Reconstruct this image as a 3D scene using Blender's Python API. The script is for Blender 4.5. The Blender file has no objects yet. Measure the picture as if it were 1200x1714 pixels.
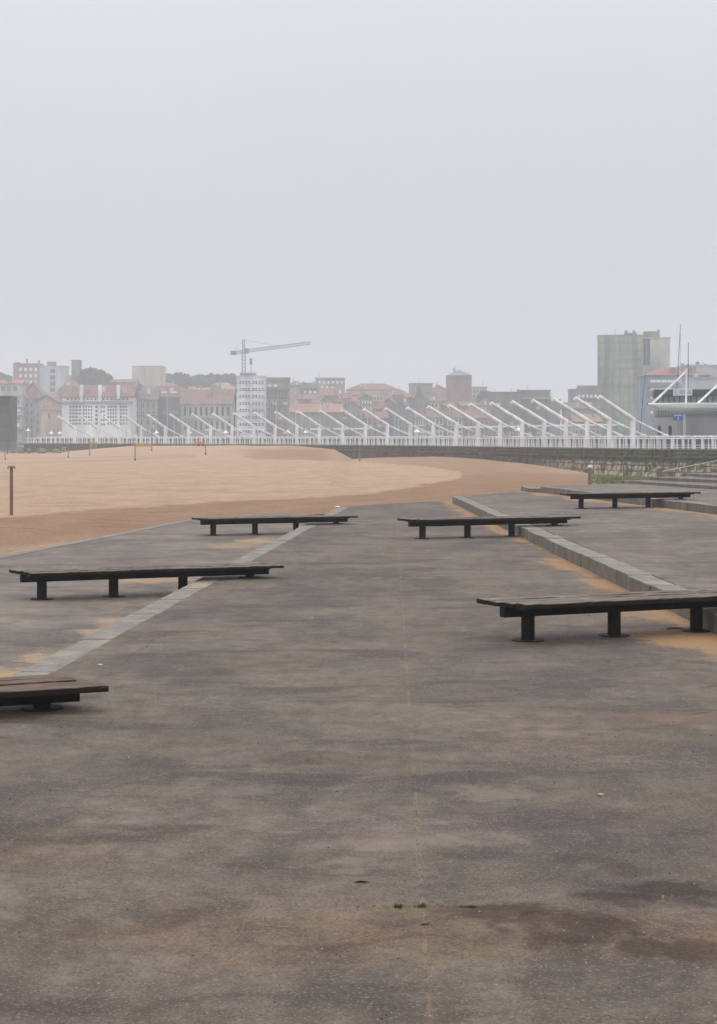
import bpy, bmesh, math, random
from mathutils import Vector, Matrix, noise
R = random.Random(7)
sc = bpy.context.scene
C = bpy.data.collections.new('place'); sc.collection.children.link(C)

# ------------------------------------------------------------------ camera, sky, sun, exposure
F, HZ, EYE = 2800.0, 733.0, 2.4           # focal length in photo pixels, horizon row, eye height
cam = bpy.data.cameras.new('camera'); co = bpy.data.objects.new('camera', cam); C.objects.link(co)
co.location = (0, 0, EYE); co.rotation_euler = (math.radians(90), 0, 0)
cam.sensor_fit = 'VERTICAL'; cam.sensor_height = 36; cam.lens = F / 1714 * 36
cam.shift_y = -(857 - HZ) / 1714; cam.clip_start = 0.1; cam.clip_end = 9000
sc.camera = co
SUN_EL, SUN_AZ = math.radians(58), math.radians(200)
w = bpy.data.worlds.new('World'); sc.world = w; w.use_nodes = True
nt = w.node_tree; bg = nt.nodes['Background']
sky = nt.nodes.new('ShaderNodeTexSky'); sky.sky_type = 'NISHITA'; sky.sun_disc = False
sky.sun_elevation = SUN_EL; sky.sun_rotation = SUN_AZ; sky.dust_density = 4; sky.air_density = 1.5
hs = nt.nodes.new('ShaderNodeHueSaturation'); hs.inputs['Saturation'].default_value = 0.25
mx = nt.nodes.new('ShaderNodeMix'); mx.data_type = 'RGBA'; mx.inputs[0].default_value = 0.9
tcw = nt.nodes.new('ShaderNodeTexCoord'); nzw = nt.nodes.new('ShaderNodeTexNoise')
nzw.inputs['Scale'].default_value = 2.2; nzw.inputs['Detail'].default_value = 2; nzw.inputs['Roughness'].default_value = 0.4
rpw = nt.nodes.new('ShaderNodeValToRGB')
rpw.color_ramp.elements[0].position = 0.3; rpw.color_ramp.elements[0].color = (6.1, 6.35, 6.75, 1)
rpw.color_ramp.elements[1].position = 0.7; rpw.color_ramp.elements[1].color = (6.7, 6.75, 7.05, 1)
nt.links.new(tcw.outputs['Generated'], nzw.inputs['Vector']); nt.links.new(nzw.outputs['Fac'], rpw.inputs['Fac'])
# overcast dome: about three times brighter overhead than near the horizon
spw = nt.nodes.new('ShaderNodeSeparateXYZ'); nt.links.new(tcw.outputs['Generated'], spw.inputs[0])
gw = nt.nodes.new('ShaderNodeFloatCurve')
cvp = gw.mapping.curves[0].points; cvp[0].location = (0, .33); cvp[1].location = (1, 1.0)
for xx_, yy_ in ((.10, .345), (.26, .425), (.6, .75)): cvp.new(xx_, yy_)
gw.mapping.update(); nt.links.new(spw.outputs[2], gw.inputs['Value'])
g3 = nt.nodes.new('ShaderNodeMath'); g3.operation = 'MULTIPLY'; g3.inputs[1].default_value = 3.0; nt.links.new(gw.outputs[0], g3.inputs[0])
gm = nt.nodes.new('ShaderNodeMix'); gm.data_type = 'RGBA'; gm.blend_type = 'MULTIPLY'; gm.inputs[0].default_value = 1; gm.clamp_result = False
nt.links.new(rpw.outputs['Color'], gm.inputs[6]); nt.links.new(g3.outputs[0], gm.inputs[7])
nt.links.new(gm.outputs[2], mx.inputs[7])
nt.links.new(sky.outputs[0], hs.inputs['Color']); nt.links.new(hs.outputs[0], mx.inputs[6])
nt.links.new(mx.outputs[2], bg.inputs[0]); bg.inputs[1].default_value = 0.0985
sl = bpy.data.lights.new('sun', 'SUN'); sl.energy = 0.5; sl.angle = math.radians(35); sl.color = (1, .96, .9)
so = bpy.data.objects.new('sun', sl); C.objects.link(so)
so.rotation_euler = (math.radians(90) - SUN_EL, 0, math.radians(180) - SUN_AZ)
sc.view_settings.view_transform = 'Standard'; sc.view_settings.look = 'None'
sc.view_settings.exposure = 0.0; sc.view_settings.gamma = 1
sc.cycles.use_denoising = True; sc.cycles.max_bounces = 8; sc.cycles.volume_bounces = 5
sc.cycles.diffuse_bounces = 3; sc.cycles.use_adaptive_sampling = True

# ------------------------------------------------------------------ helpers
def PG(px, py, z=0.0):                     # point of the level z seen at a photo position
    d = F * (EYE - z) / (py - HZ); return Vector(((px - 600) / F * d, d, z))
def PD(px, py, d):                         # point at distance d
    return Vector(((px - 600) / F * d, d, EYE + (HZ - py) / F * d))
def XD(px, d): return (px - 600) / F * d
def ZD(py, d): return EYE + (HZ - py) / F * d
def lin(c):
    return tuple(((v / 255) / 12.92 if v / 255 <= .04045 else ((v / 255 + .055) / 1.055) ** 2.4) for v in c) + (1,)
def interp(xs, ys, x):
    if x <= xs[0]: return ys[0]
    for i in range(1, len(xs)):
        if x <= xs[i]:
            t = (x - xs[i-1]) / (xs[i] - xs[i-1]); return ys[i-1] + (ys[i] - ys[i-1]) * t
    return ys[-1]
def sm(a, b, x):
    if a == b: return 0.0 if x < a else 1.0
    t = max(0, min(1, (x - a) / (b - a))); return t * t * (3 - 2 * t)

class NT:                                   # tiny node builder
    def __init__(s, name, rough=.8):
        s.m = bpy.data.materials.new(name); s.m.use_nodes = True; s.t = s.m.node_tree
        s.b = s.t.nodes['Principled BSDF']; s.b.inputs['Roughness'].default_value = rough
        g = s.t.nodes.new('ShaderNodeNewGeometry'); s.P = g.outputs['Position']; s.N = g.outputs['Normal']
        tc = s.t.nodes.new('ShaderNodeTexCoord'); s.O = tc.outputs['Object']
    def put(s, sock, v):
        if isinstance(v, bpy.types.NodeSocket): s.t.links.new(v, sock)
        elif v is not None:
            sock.default_value = v
    def scale(s, vec, k):
        n = s.t.nodes.new('ShaderNodeMapping'); s.put(n.inputs['Vector'], vec)
        n.inputs['Scale'].default_value = k if isinstance(k, tuple) else (k,) * 3; return n.outputs[0]
    def noise(s, vec, sc_, det=4, rough=.55, dist=0, color=False):
        n = s.t.nodes.new('ShaderNodeTexNoise'); s.put(n.inputs['Vector'], vec); n.inputs['Scale'].default_value = sc_
        n.inputs['Detail'].default_value = det; n.inputs['Roughness'].default_value = rough; n.inputs['Distortion'].default_value = dist
        return n.outputs['Color' if color else 'Fac']
    def voro(s, vec, sc_, out='Distance'):
        n = s.t.nodes.new('ShaderNodeTexVoronoi'); s.put(n.inputs['Vector'], vec); n.inputs['Scale'].default_value = sc_; return n.outputs[out]
    def ramp(s, v, a, b, ca=0.0, cb=1.0):   # smooth map a..b -> ca..cb
        n = s.t.nodes.new('ShaderNodeMapRange'); n.interpolation_type = 'SMOOTHSTEP'; s.put(n.inputs[0], v)
        n.inputs[1].default_value = a; n.inputs[2].default_value = b; n.inputs[3].default_value = ca; n.inputs[4].default_value = cb
        return n.outputs[0]
    def math(s, op, a, b=0.0):
        n = s.t.nodes.new('ShaderNodeMath'); n.operation = op; s.put(n.inputs[0], a); s.put(n.inputs[1], b); return n.outputs[0]
    def vmath(s, op, a, b=None):
        n = s.t.nodes.new('ShaderNodeVectorMath'); n.operation = op; s.put(n.inputs[0], a)
        if b is not None: s.put(n.inputs[1], b)
        return n.outputs['Value' if op == 'LENGTH' else 'Vector']
    def mix(s, f, a, b, mode='MIX'):
        n = s.t.nodes.new('ShaderNodeMix'); n.data_type = 'RGBA'; n.blend_type = mode
        s.put(n.inputs[0], f); s.put(n.inputs[6], a); s.put(n.inputs[7], b); return n.outputs[2]
    def sep(s, v):
        n = s.t.nodes.new('ShaderNodeSeparateXYZ'); s.put(n.inputs[0], v); return n.outputs
    def bump(s, h, strength=.3, dist=.01):
        n = s.t.nodes.new('ShaderNodeBump'); n.inputs['Strength'].default_value = strength; n.inputs['Distance'].default_value = dist
        s.put(n.inputs['Height'], h); s.t.links.new(n.outputs[0], s.b.inputs['Normal'])
    def out(s, col): s.put(s.b.inputs['Base Color'], col); return s.m
    def ell(s, vec, cx, cy, rx, ry, a=.55, b=1.15):   # soft ellipse mask in metres, 1 inside
        p = s.vmath('SUBTRACT', vec, (cx, cy, 0)); p = s.scale(p, (1 / rx, 1 / ry, 0)); return s.ramp(s.vmath('LENGTH', p), a, b, 1, 0)

def G(v, a=1.0): return (v, v, v, 1)
def mat_plain(name, rgb, rough=.75, var=.18, sc_=1.0, streak=False, metal=0):
    n = NT(name, rough); v = n.noise(n.scale(n.P, (1, 1, .25)) if streak else n.P, sc_, 4)
    k = n.ramp(v, .3, .7, 1 - var, 1 + var * .4)
    c = n.mix(1, lin(rgb), n.scale(k, 1) if False else k, 'MULTIPLY')
    n.b.inputs['Metallic'].default_value = metal
    return n.out(c)
_mc = {}
def MP(rgb, rough=.8, var=.2, sc_=.35, streak=True, tag='painted_surface'):
    k = (tuple(rgb), rough, var, sc_, streak)
    if k not in _mc: _mc[k] = mat_plain(tag, rgb, rough, var, sc_, streak)
    return _mc[k]

class MB:                                   # mesh collector
    def __init__(s): s.v = []; s.f = []
    def quad(s, *p):
        i = len(s.v); s.v += [tuple(q) for q in p]; s.f.append(tuple(range(i, i + len(p))))
    def box(s, x0, x1, y0, y1, z0, z1):
        s.hexa([(x0, y0), (x1, y0), (x1, y1), (x0, y1)], z0, z1)
    def hexa(s, poly, z0, z1, top=True, bottom=True):
        i = len(s.v); n = len(poly)
        s.v += [(x, y, z0) for x, y in poly] + [(x, y, z1) for x, y in poly]
        if bottom: s.f.append(tuple(i + k for k in reversed(range(n))))
        if top: s.f.append(tuple(i + n + k for k in range(n)))
        for k in range(n):
            j = (k + 1) % n; s.f.append((i + k, i + j, i + n + j, i + n + k))
    def bar(s, a, b, w_, h_=None, up=(0, 0, 1), w2=None):
        a = Vector(a); b = Vector(b); d = (b - a).normalized(); h_ = h_ or w_
        u = Vector(up)
        if abs(d.dot(u)) > .98: u = Vector((0, 1, 0))
        r = d.cross(u).normalized(); u = r.cross(d)
        i = len(s.v); w2 = w2 or (w_, h_)
        for p, (ww, hh) in ((a, (w_, h_)), (b, w2)):
            for sx, sy in ((-1, -1), (1, -1), (1, 1), (-1, 1)): s.v.append(tuple(p + r * sx * ww / 2 + u * sy * hh / 2))
        s.f += [(i, i+1, i+2, i+3), (i+7, i+6, i+5, i+4)] + [(i + k, i + 4 + k, i + 4 + (k+1) % 4, i + (k+1) % 4) for k in range(4)]
    def tube(s, a, b, r1, r2=None, n=12, cap=True):
        a = Vector(a); b = Vector(b); r2 = r1 if r2 is None else r2; d = (b - a).normalized()
        u = Vector((0, 0, 1)) if abs(d.z) < .9 else Vector((1, 0, 0)); p = d.cross(u).normalized(); q = d.cross(p)
        i = len(s.v)
        for c_, r in ((a, r1), (b, r2)):
            for k in range(n):
                t = 2 * math.pi * k / n; s.v.append(tuple(c_ + (p * math.cos(t) + q * math.sin(t)) * r))
        for k in range(n): j = (k + 1) % n; s.f.append((i + k, i + n + k, i + n + j, i + j))
        if cap: s.f += [tuple(i + k for k in range(n)), tuple(i + n + k for k in reversed(range(n)))]
    def build(s, name, mat, parent=None, bevel=0, smooth=False):
        me = bpy.data.meshes.new(name); me.from_pydata(s.v, [], s.f); me.update()
        bm = bmesh.new(); bm.from_mesh(me); bmesh.ops.recalc_face_normals(bm, faces=bm.faces)
        if bevel:
            bmesh.ops.remove_doubles(bm, verts=bm.verts, dist=1e-5)
            bmesh.ops.bevel(bm, geom=[e for e in bm.edges if len(e.link_faces) == 2 and e.calc_face_angle(0) > .5], offset=bevel, segments=2, affect='EDGES', profile=.5)
        bm.to_mesh(me); bm.free()
        if smooth:
            for p in me.polygons: p.use_smooth = True
            try: me.set_sharp_from_angle(angle=math.radians(40))
            except Exception: pass
        o = bpy.data.objects.new(name, me); C.objects.link(o); me.materials.append(mat)
        if parent: o.parent = parent
        return o
def tag(o, label=None, cat=None, group=None, kind=None):
    if label: o['label'] = label
    if cat: o['category'] = cat
    if group: o['group'] = group
    if kind: o['kind'] = kind
    return o
def empty(name, loc, rz, label, cat, group=None):
    o = bpy.data.objects.new(name, None); C.objects.link(o); o.location = loc; o.rotation_euler = (0, 0, rz); o.empty_display_size = .3
    return tag(o, label, cat, group)
def copy_tree(o, parent=None):
    c = o.copy(); C.objects.link(c)
    if parent: c.parent = parent
    for ch in [x for x in C.objects if x.parent == o]: copy_tree(ch, c)
    return c
ORD = ['first', 'second', 'third', 'fourth', 'fifth', 'sixth', 'seventh', 'eighth', 'ninth', 'tenth', 'eleventh', 'twelfth', 'thirteenth',
       'fourteenth', 'fifteenth', 'sixteenth', 'seventeenth', 'eighteenth', 'nineteenth', 'twentieth', 'twenty-first', 'twenty-second',
       'twenty-third', 'twenty-fourth', 'twenty-fifth', 'twenty-sixth', 'twenty-seventh', 'twenty-eighth', 'twenty-ninth', 'thirtieth', 'thirty-first', 'thirty-second', 'thirty-third', 'thirty-fourth', 'thirty-fifth', 'thirty-sixth', 'thirty-seventh', 'thirty-eighth', 'thirty-ninth', 'fortieth']

# ------------------------------------------------------------------ terrace layout (metres; y = distance from the camera)
STEP = .24
def KL(d): return -4.65 + .068 * d          # outer edge of left kerb, top level 0
def KR(d): return 4.80 - .0215 * d          # front face of right kerb
def K2(d): return 7.37 + (64.8 - d) * .156
def K3(d): return 11.2 + (71.1 - d) * .245

def pave(name, seed, tint, extra):
    n = NT(name, .88)
    off = n.vmath('ADD', n.P, (seed * 13.7, seed * 5.1, 0))
    warp = n.noise(off, .9, 3, .6, color=True)
    W = n.vmath('ADD', n.P, n.vmath('MULTIPLY', n.vmath('SUBTRACT', warp, (.5, .5, .5)), (1.1, 1.6, 0)))
    big = n.noise(n.scale(off, (.30, .20, 1)), 1.0, 5, .62, .5)
    mid = n.noise(n.scale(off, (1.3, .8, 1)), 1.0, 6, .65, .7)
    hue = n.noise(n.scale(off, (.5, .3, 1)), 1.3, 3, .5)
    fine = n.noise(off, 55, 3, .7)
    grit = n.voro(off, 95, 'Color')
    c = n.mix(n.ramp(big, .40, .62), lin((95, 88, 84)), lin((130, 121, 112)))
    c = n.mix(n.ramp(hue, .46, .58, 0, .5), c, lin((120, 108, 94)))
    c = n.mix(n.ramp(mid, .50, .72, 0, .55), c, lin((146, 137, 130)))
    m2 = n.noise(n.scale(off, (1, .7, 1)), 3.6, 7, .75, .4)
    c = n.mix(1, c, n.ramp(m2, .30, .70, .68, 1.24), 'MULTIPLY')
    c = n.mix(n.ramp(mid, .5, .30, 0, .7), c, lin((82, 74, 72)))
    # dark soft rain marks, long across the path
    rm = n.noise(n.scale(off, (.45, 1.2, 1)), 1.1, 5, .6, .3)
    c = n.mix(n.ramp(rm, .53, .64, 0, .75), c, lin((74, 66, 63)))
    # pale scuffs and drag arcs
    wv = n.noise(n.scale(off, (2.2, 4.2, 1)), 1.0, 7, .72, 2.2)
    ridge = n.math('ABSOLUTE', n.math('SUBTRACT', wv, .5))
    area = n.ramp(n.noise(off, .45, 2), .5, .66)
    c = n.mix(n.math('MULTIPLY', n.ramp(ridge, .0, .022, .55, 0), area), c, lin((172, 164, 158)))
    fs = n.noise(n.scale(n.vmath('ADD', W, (seed * 3, 0, 0)), (1.3, 6.5, 1)), 1.0, 9, .76, .3)
    c = n.mix(1, c, n.ramp(fs, .3, .7, .80, 1.18), 'MULTIPLY')
    fs2 = n.noise(n.scale(off, (3, 9, 1)), 2.0, 8, .8, 1.0)
    c = n.mix(n.ramp(fs2, .56, .70, 0, .5), c, lin((164, 157, 150)))
    # patchy worn skin: crisp-edged lighter and darker scabs
    sk = n.noise(n.scale(off, (1, .8, 1)), 1.9, 9, .78, .6)
    c = n.mix(n.ramp(sk, .56, .64, 0, .35), c, lin((150, 142, 134)))
    c = n.mix(n.ramp(sk, .43, .36, 0, .45), c, lin((76, 66, 58)))
    g1 = n.sep(grit)[0]
    c = n.mix(n.ramp(g1, .80, 1.0, 0, .55), c, lin((158, 150, 143)))
    c = n.mix(n.ramp(g1, .16, .0, 0, .6), c, lin((62, 56, 54)))
    sp = n.voro(n.vmath('ADD', off, (3, 3, 0)), 17, 'Distance')
    spc = n.sep(n.voro(n.vmath('ADD', off, (3, 3, 0)), 17, 'Color'))[0]
    c = n.mix(n.math('MULTIPLY', n.ramp(sp, .06, .12, .5, 0), n.ramp(spc, .84, .9)), c, lin((190, 184, 176)))
    c = n.mix(n.math('MULTIPLY', n.ramp(sp, .07, .13, .9, 0), n.ramp(spc, .16, .11)), c, lin((44, 38, 34)))
    c = n.mix(1, c, n.ramp(fine, .25, .75, .8, 1.18), 'MULTIPLY')
    c = extra(n, c, W, off)
    c = n.mix(1, c, tint, 'MULTIPLY')
    h = n.math('ADD', n.math('MULTIPLY', fine, .6), n.math('MULTIPLY', g1, .5))
    n.bump(h, .35, .006)
    return n.out(c)
SANDC = lin((184, 149, 108))
def kerb_sand(n, c, W, off, a, b, side, reach, thr=.45, amount=.9):
    """sand drifted against a kerb: line x = a + b*y, side +1 = sand on the left of it"""
    s = n.sep(W); so_ = n.sep(n.P)
    dist = n.math('SUBTRACT', n.math('ADD', n.math('MULTIPLY', so_[1], b), a), so_[0])
    if side < 0: dist = n.math('MULTIPLY', dist, -1)
    near = n.ramp(dist, -.05, reach, 1, 0)
    pn = n.math('ADD', n.math('MULTIPLY', n.noise(n.scale(off, (.9, .4, 1)), 1.0, 4, .6, .4), .7), n.math('MULTIPLY', n.noise(n.scale(off, (1, .6, 1)), 7, 7, .75), .3))
    m = n.math('ADD', n.math('MULTIPLY', near, .62), n.math('MULTIPLY', n.math('SUBTRACT', pn, .5), 2.0))
    return n.mix(n.ramp(m, thr - .10, thr + .22, 0, amount), c, SANDC)
def ex_center(n, c, W, off):
    GR = n.math('MULTIPLY', n.math('SUBTRACT', n.noise(n.scale(off, (1, .8, 1)), 5.5, 9, .78), .5), 2.3)
    # broad brownish and cooler greyish zones of wear, then old damp stains and a long darker patch along the nearest bench
    for (cx, cy, rx, ry, a_) in ((.3, 8.1, 3.2, .75, .9), (-2.2, 9.6, 1.0, .8, .5), (1.9, 13.2, 1.3, 1.2, .5)):
        c = n.mix(n.ramp(n.math('ADD', n.ell(W, cx, cy, rx, ry, .2, 1.2), n.math('MULTIPLY', GR, .4)), .2, .9, 0, a_), c, n.mix(1, c, (1.10, .97, .82, 1), 'MULTIPLY'))
    for (cx, cy, rx, ry, a_) in ((.3, 10.3, 3.0, 1.1, .8), (-1.5, 7.0, 1.5, .5, .6)):
        c = n.mix(n.ramp(n.math('ADD', n.ell(W, cx, cy, rx, ry, .2, 1.2), n.math('MULTIPLY', GR, .4)), .2, .9, 0, a_), c, n.mix(1, c, (1.03, 1.01, 1.07, 1), 'MULTIPLY'))
    for (cx, cy, rx, ry, a_) in ((1.02, 8.1, .46, .42, 1), (.80, 8.42, .36, .22, .9), (1.5, 7.85, .4, .25, .9), (1.55, 8.95, .30, .35, 1), (1.25, 8.75, .2, .2, .85), (1.38, 9.45, .3, .16, .5),
                                 (.35, 9.4, .5, .14, .3), (.1, 7.9, .5, .1, .35), (-3.1, 13.2, .35, .22, .65), (-2.9, 12.6, .5, .16, .5), (-1.2, 8.3, .5, .35, .3), (.5, 8.4, .7, .4, .25),
                                 (1.2, 30.5, .55, .6, .7), (1.25, 28.2, .75, .3, .5), (2.9, 32.5, .5, .5, .5), (-2.2, 27.5, .6, .35, .5),(2.75,19.6,1.3,.28,.5), (-.3, 12.5, .9, .5, .3), (-.9, 14.6, 1.1, .4, .25)):
        e = n.ramp(n.math('ADD', n.ell(W, cx, cy, rx * 1.15, ry * 1.15, .1, 1.35), GR), .42, .92, 0, a_)
        c = n.mix(e, c, n.mix(1, c, (.50, .38, .28, 1), 'MULTIPLY'))
    for (cx, cy, rx, ry, a_) in ((.9, 11.2, .5, .5, .4), (.2, 9.9, 1.2, .35, .35), (-.2, 9.3, .4, .2, .45), (-2.0, 8.6, .5, .9, .3), (1.6, 13.6, .5, .3, .25), (-.9, 11.5, .5, .3, .25)):
        e = n.ramp(n.math('ADD', n.ell(W, cx, cy, rx, ry, .1, 1.3), GR), .4, 1.0, 0, a_)
        c = n.mix(e, c, lin((166, 158, 152)))
    for (cx, cy, rx, ry) in ((2.6, 14.3, .7, .3),):
        c = n.mix(n.math('MULTIPLY', n.ell(W, cx, cy, rx, ry, .1, 1.2), .4), c, lin((160, 120, 95)))
    c = kerb_sand(n, c, W, off, 4.80, -.0215, 1, 1.05, .39, .9)
    c = n.mix(n.ramp(n.math('ADD', n.ell(W, 4.25, 20.0, 1.35, 1.5, .2, 1.2), GR), .35, .8, 0, .85), c, SANDC)
    c = n.mix(n.ramp(n.math('ADD', n.ell(W, 3.6, 20.7, 1.2, .8, .1, 1.2), GR), .35, 1., 0, .6), c, SANDC)
    c = n.mix(n.ramp(n.math('ADD', n.ell(W, 3.9, 23.0, .7, 1.6, .1, 1.2), GR), .4, 1., 0, .6), c, SANDC)
    # faint tread prints and a crack beside the left kerb
    for (cx, cy, rx, ry) in ((1.02, 14.75, .30, .6), (2.85, 14.8, .28, .6)):
        wv_ = n.math('SINE', n.math('ADD', n.math('MULTIPLY', n.sep(n.P)[1], 31), n.math('MULTIPLY', n.math('SINE', n.math('MULTIPLY', n.sep(n.P)[0], 16)), 1.4)))
        c = n.mix(n.math('MULTIPLY', n.math('MULTIPLY', n.ramp(wv_, .3, .9), n.ell(W, cx, cy, rx, ry, .5, 1.2)), .2), c, lin((168, 160, 152)))
    ck = n.vmath('ADD', n.P, n.vmath('MULTIPLY', n.vmath('SUBTRACT', n.noise(n.P, 1.4, 7, .7, color=True), (.5, .5, .5)), (.55, 0, 0)))
    cs = n.sep(ck)
    for o_, m_a, m_b in ((-3.75, .068, 1),):
        dc_ = n.math('ABSOLUTE', n.math('SUBTRACT', cs[0], n.math('ADD', n.math('MULTIPLY', cs[1], m_a), o_)))
        c = n.mix(n.math('MULTIPLY', n.ramp(dc_, .003, .011, .8, 0), n.ramp(n.noise(off, .35, 2), .42, .55)), c, lin((50, 42, 36)))
    # joint filled with sand
    s = n.sep(n.vmath('ADD', n.P, n.vmath('MULTIPLY', n.vmath('SUBTRACT', n.noise(n.P, 6, 3, color=True), (.5, .5, .5)), (.03, 0, 0))))
    dj = n.math('ABSOLUTE', n.math('SUBTRACT', s[0], n.math('ADD', n.math('MULTIPLY', s[1], .0198), .158)))
    jn = n.ramp(n.noise(n.scale(off, (.1, 1, 1)), 2.2, 5, .75), .42, .66, .0, .5)
    c = n.mix(n.math('MULTIPLY', n.ramp(dj, .006, .018, 1, 0), jn), c, lin((172, 150, 122)))
    c = n.mix(n.math('MULTIPLY', n.ramp(dj, .02, .16, .4, 0), jn), c, lin((140, 126, 108)))
    for yy in (8.56, 24.5, 38.0):
        dk = n.math('ABSOLUTE', n.math('SUBTRACT', s[1], yy))
        c = n.mix(n.ramp(dk, .003, .009, .16, 0), c, lin((60, 52, 46)))
    return c
def ex_left(n, c, W, off):
    GR = n.math('MULTIPLY', n.math('SUBTRACT', n.noise(n.scale(off, (1, .8, 1)), 5.5, 9, .78), .5), 2.3)
    for (cx, cy, rx, ry, a_) in ((-3.75, 20.2, .5, .7, .8), (-3.62, 22.7, .38, .8, .8), (-3.45, 24.3, .35, .8, .7), (-4.0, 18.8, .5, .6, .8), (-3.9, 31, .9, 1.3, .6), (-3.3, 33.5, .7, 1.5, .7), (-2.6, 43, .7, 2, .7), (-3.0, 41, 1.1, 1.6, .5)):
        c = n.mix(n.ramp(n.math('ADD', n.ell(W, cx, cy, rx, ry, .1, 1.3), GR), .4, .95, 0, a_), c, lin((184, 156, 118)))
    c = kerb_sand(n, c, W, off, -4.65, .068, 1, .9, .36, .75)
    g = n.sep(n.P)
    c = n.mix(n.ramp(n.noise(off, .5, 3), .4, .7, 0, .4), c, lin((146, 140, 136)))
    return c
def ex_r1(n, c, W, off):
    c = kerb_sand(n, c, W, off, 7.37 + 64.8 * .156, -.156, 1, 2.2, .42, .8)
    return c
def ex_none(n, c, W, off): return c
m_center = pave('worn_concrete', 0, (.635, .565, .49, 1), ex_center)
m_left = pave('worn_concrete_pale', 1, (.80, .735, .665, 1), ex_left)
m_r1 = pave('worn_concrete_grey', 2, (.74, .68, .62, 1), ex_r1)
m_r2 = pave('worn_concrete_light', 3, (.86, .81, .76, 1), ex_none)

def flatpoly(name, pts, z0, z1, mat):
    m = MB(); m.hexa(pts, z0, z1); return tag(m.build(name, mat), kind='structure')
# left terrace (lowest)
flatpoly('terrace_path', [(-13, -6), (KL(-6) + .15, -6), (KL(57.6) + .15, 57.6), (-1.5, 60.1), (-3.5, 57.2), (-5.34, 53.4), (-6.58, 44.9), (-7.84, 36.6), (-9.9, 24), (-12.5, 10)], -1.6, -STEP, m_left)
# centre path
flatpoly('terrace_path', [(KL(-6) + .38, -6), (KR(-6) + .1, -6), (KR(62) + .1, 62), (KR(62) + .1, 63.6), (2.6, 62.9), (.6, 60.4), (KL(57.9) + .35, 58.4)], -1.4, 0, m_center)
flatpoly('terrace_path', [(KR(-6) + .41, -6), (K2(-6) + .1, -6), (K2(68) + .1, 68), (6.4, 67.6), (KR(62) + .41, 62)], -1.2, STEP, m_r1)
flatpoly('terrace_path', [(K2(-6) + .41, -6), (K3(-6) + .1, -6), (K3(71.2) + .1, 71.4), (K2(66) + .41, 66.4)], -1.1, 2 * STEP, m_r2)

def kerbmat(name, rgb):
    n = NT(name, .8); a = n.noise(n.P, 2.2, 5, .65); b = n.noise(n.P, 40, 3, .7); g = n.sep(n.voro(n.P, 120, 'Color'))[0]
    c = n.mix(n.ramp(a, .3, .7), lin(tuple(v * .8 for v in rgb)), lin(rgb)); c = n.mix(1, c, n.ramp(b, .3, .7, .85, 1.12), 'MULTIPLY')
    c = n.mix(n.ramp(g, .85, 1, 0, .4), c, lin((90, 84, 80)))
    st_ = n.noise(n.P, 5.5, 8, .78, .4); c = n.mix(n.ramp(st_, .5, .66, 0, .7), c, lin((92, 84, 74))); c = n.mix(n.ramp(st_, .42, .34, 0, .5), c, lin((172, 166, 156)))
    c = n.mix(n.ramp(n.noise(n.P, .9, 6, .7), .54, .66, 0, .5), c, lin((170, 146, 112)))
    v = n.noise(n.scale(n.P, (3, 1.2, .6)), 2.5, 5, .65)
    # upright faces mixed darker and more olive, unevenly
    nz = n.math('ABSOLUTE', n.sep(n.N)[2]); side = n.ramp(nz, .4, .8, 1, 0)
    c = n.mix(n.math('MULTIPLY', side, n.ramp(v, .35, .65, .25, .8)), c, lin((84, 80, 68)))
    n.bump(b, .3, .004); return n.out(c)
m_kerb = kerbmat('granite_kerb', (136, 129, 119)); m_kerb2 = kerbmat('granite_kerb_dark', (134, 126, 118))
def kerb(fun, d0, d1, wid, z0, z1, seg, mat, name='kerb'):
    m = MB(); d = d0
    while d < d1:
        e = min(d + seg * R.uniform(.9, 1.08), d1); j = R.uniform(-.014, .014); h = R.uniform(-.008, .006)
        g = .011
        m.hexa([(fun(d + g) + j, d + g), (fun(d + g) + wid + j, d + g), (fun(e - g) + wid + j, e - g), (fun(e - g) + j, e - g)], z0, z1 + h); d = e
    return tag(m.build(name, mat, bevel=.014), kind='structure')
kerb(KL, -6, 57.9, .37, -1.3, .004, .98, m_kerb)
kerb(KR, -6, 62, .40, -.9, STEP + .004, 1.0, m_kerb)
kerb(K2, -6, 66, .40, -.8, 2 * STEP + .004, 1.0, m_kerb2)
tag((lambda m: (m.hexa([(6.75, 66.2), (7.3, 66.2), (7.3, 69.5), (6.75, 69.5)], -.5, .40), m)[1])(MB()).build('kerb', m_kerb2, bevel=.01), kind='structure')
bp = [(-12.5, 10), (-9.9, 24), (-7.84, 36.6), (-6.58, 44.9), (-5.34, 53.4), (-3.5, 57.2), (-1.5, 60.1), (-.72, 59.3)]
m = MB()
for (ax, ay), (bx, by) in zip(bp[:-1], bp[1:]):
    L_ = math.hypot(bx - ax, by - ay); k_ = max(1, int(L_ / 1.0)); ux, uy = (bx - ax) / L_, (by - ay) / L_
    for k in range(k_):
        p0 = (ax + ux * (L_ * k / k_ + .006), ay + uy * (L_ * k / k_ + .006)); p1 = (ax + ux * (L_ * (k + 1) / k_ - .006), ay + uy * (L_ * (k + 1) / k_ - .006))
        m.hexa([p0, p1, (p1[0] - uy * .26, p1[1] + ux * .26), (p0[0] - uy * .26, p0[1] + ux * .26)], -1.2, -STEP + .012 + R.uniform(-.003, .004))
tag(m.build('kerb', m_kerb, bevel=.008), kind='structure')
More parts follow.
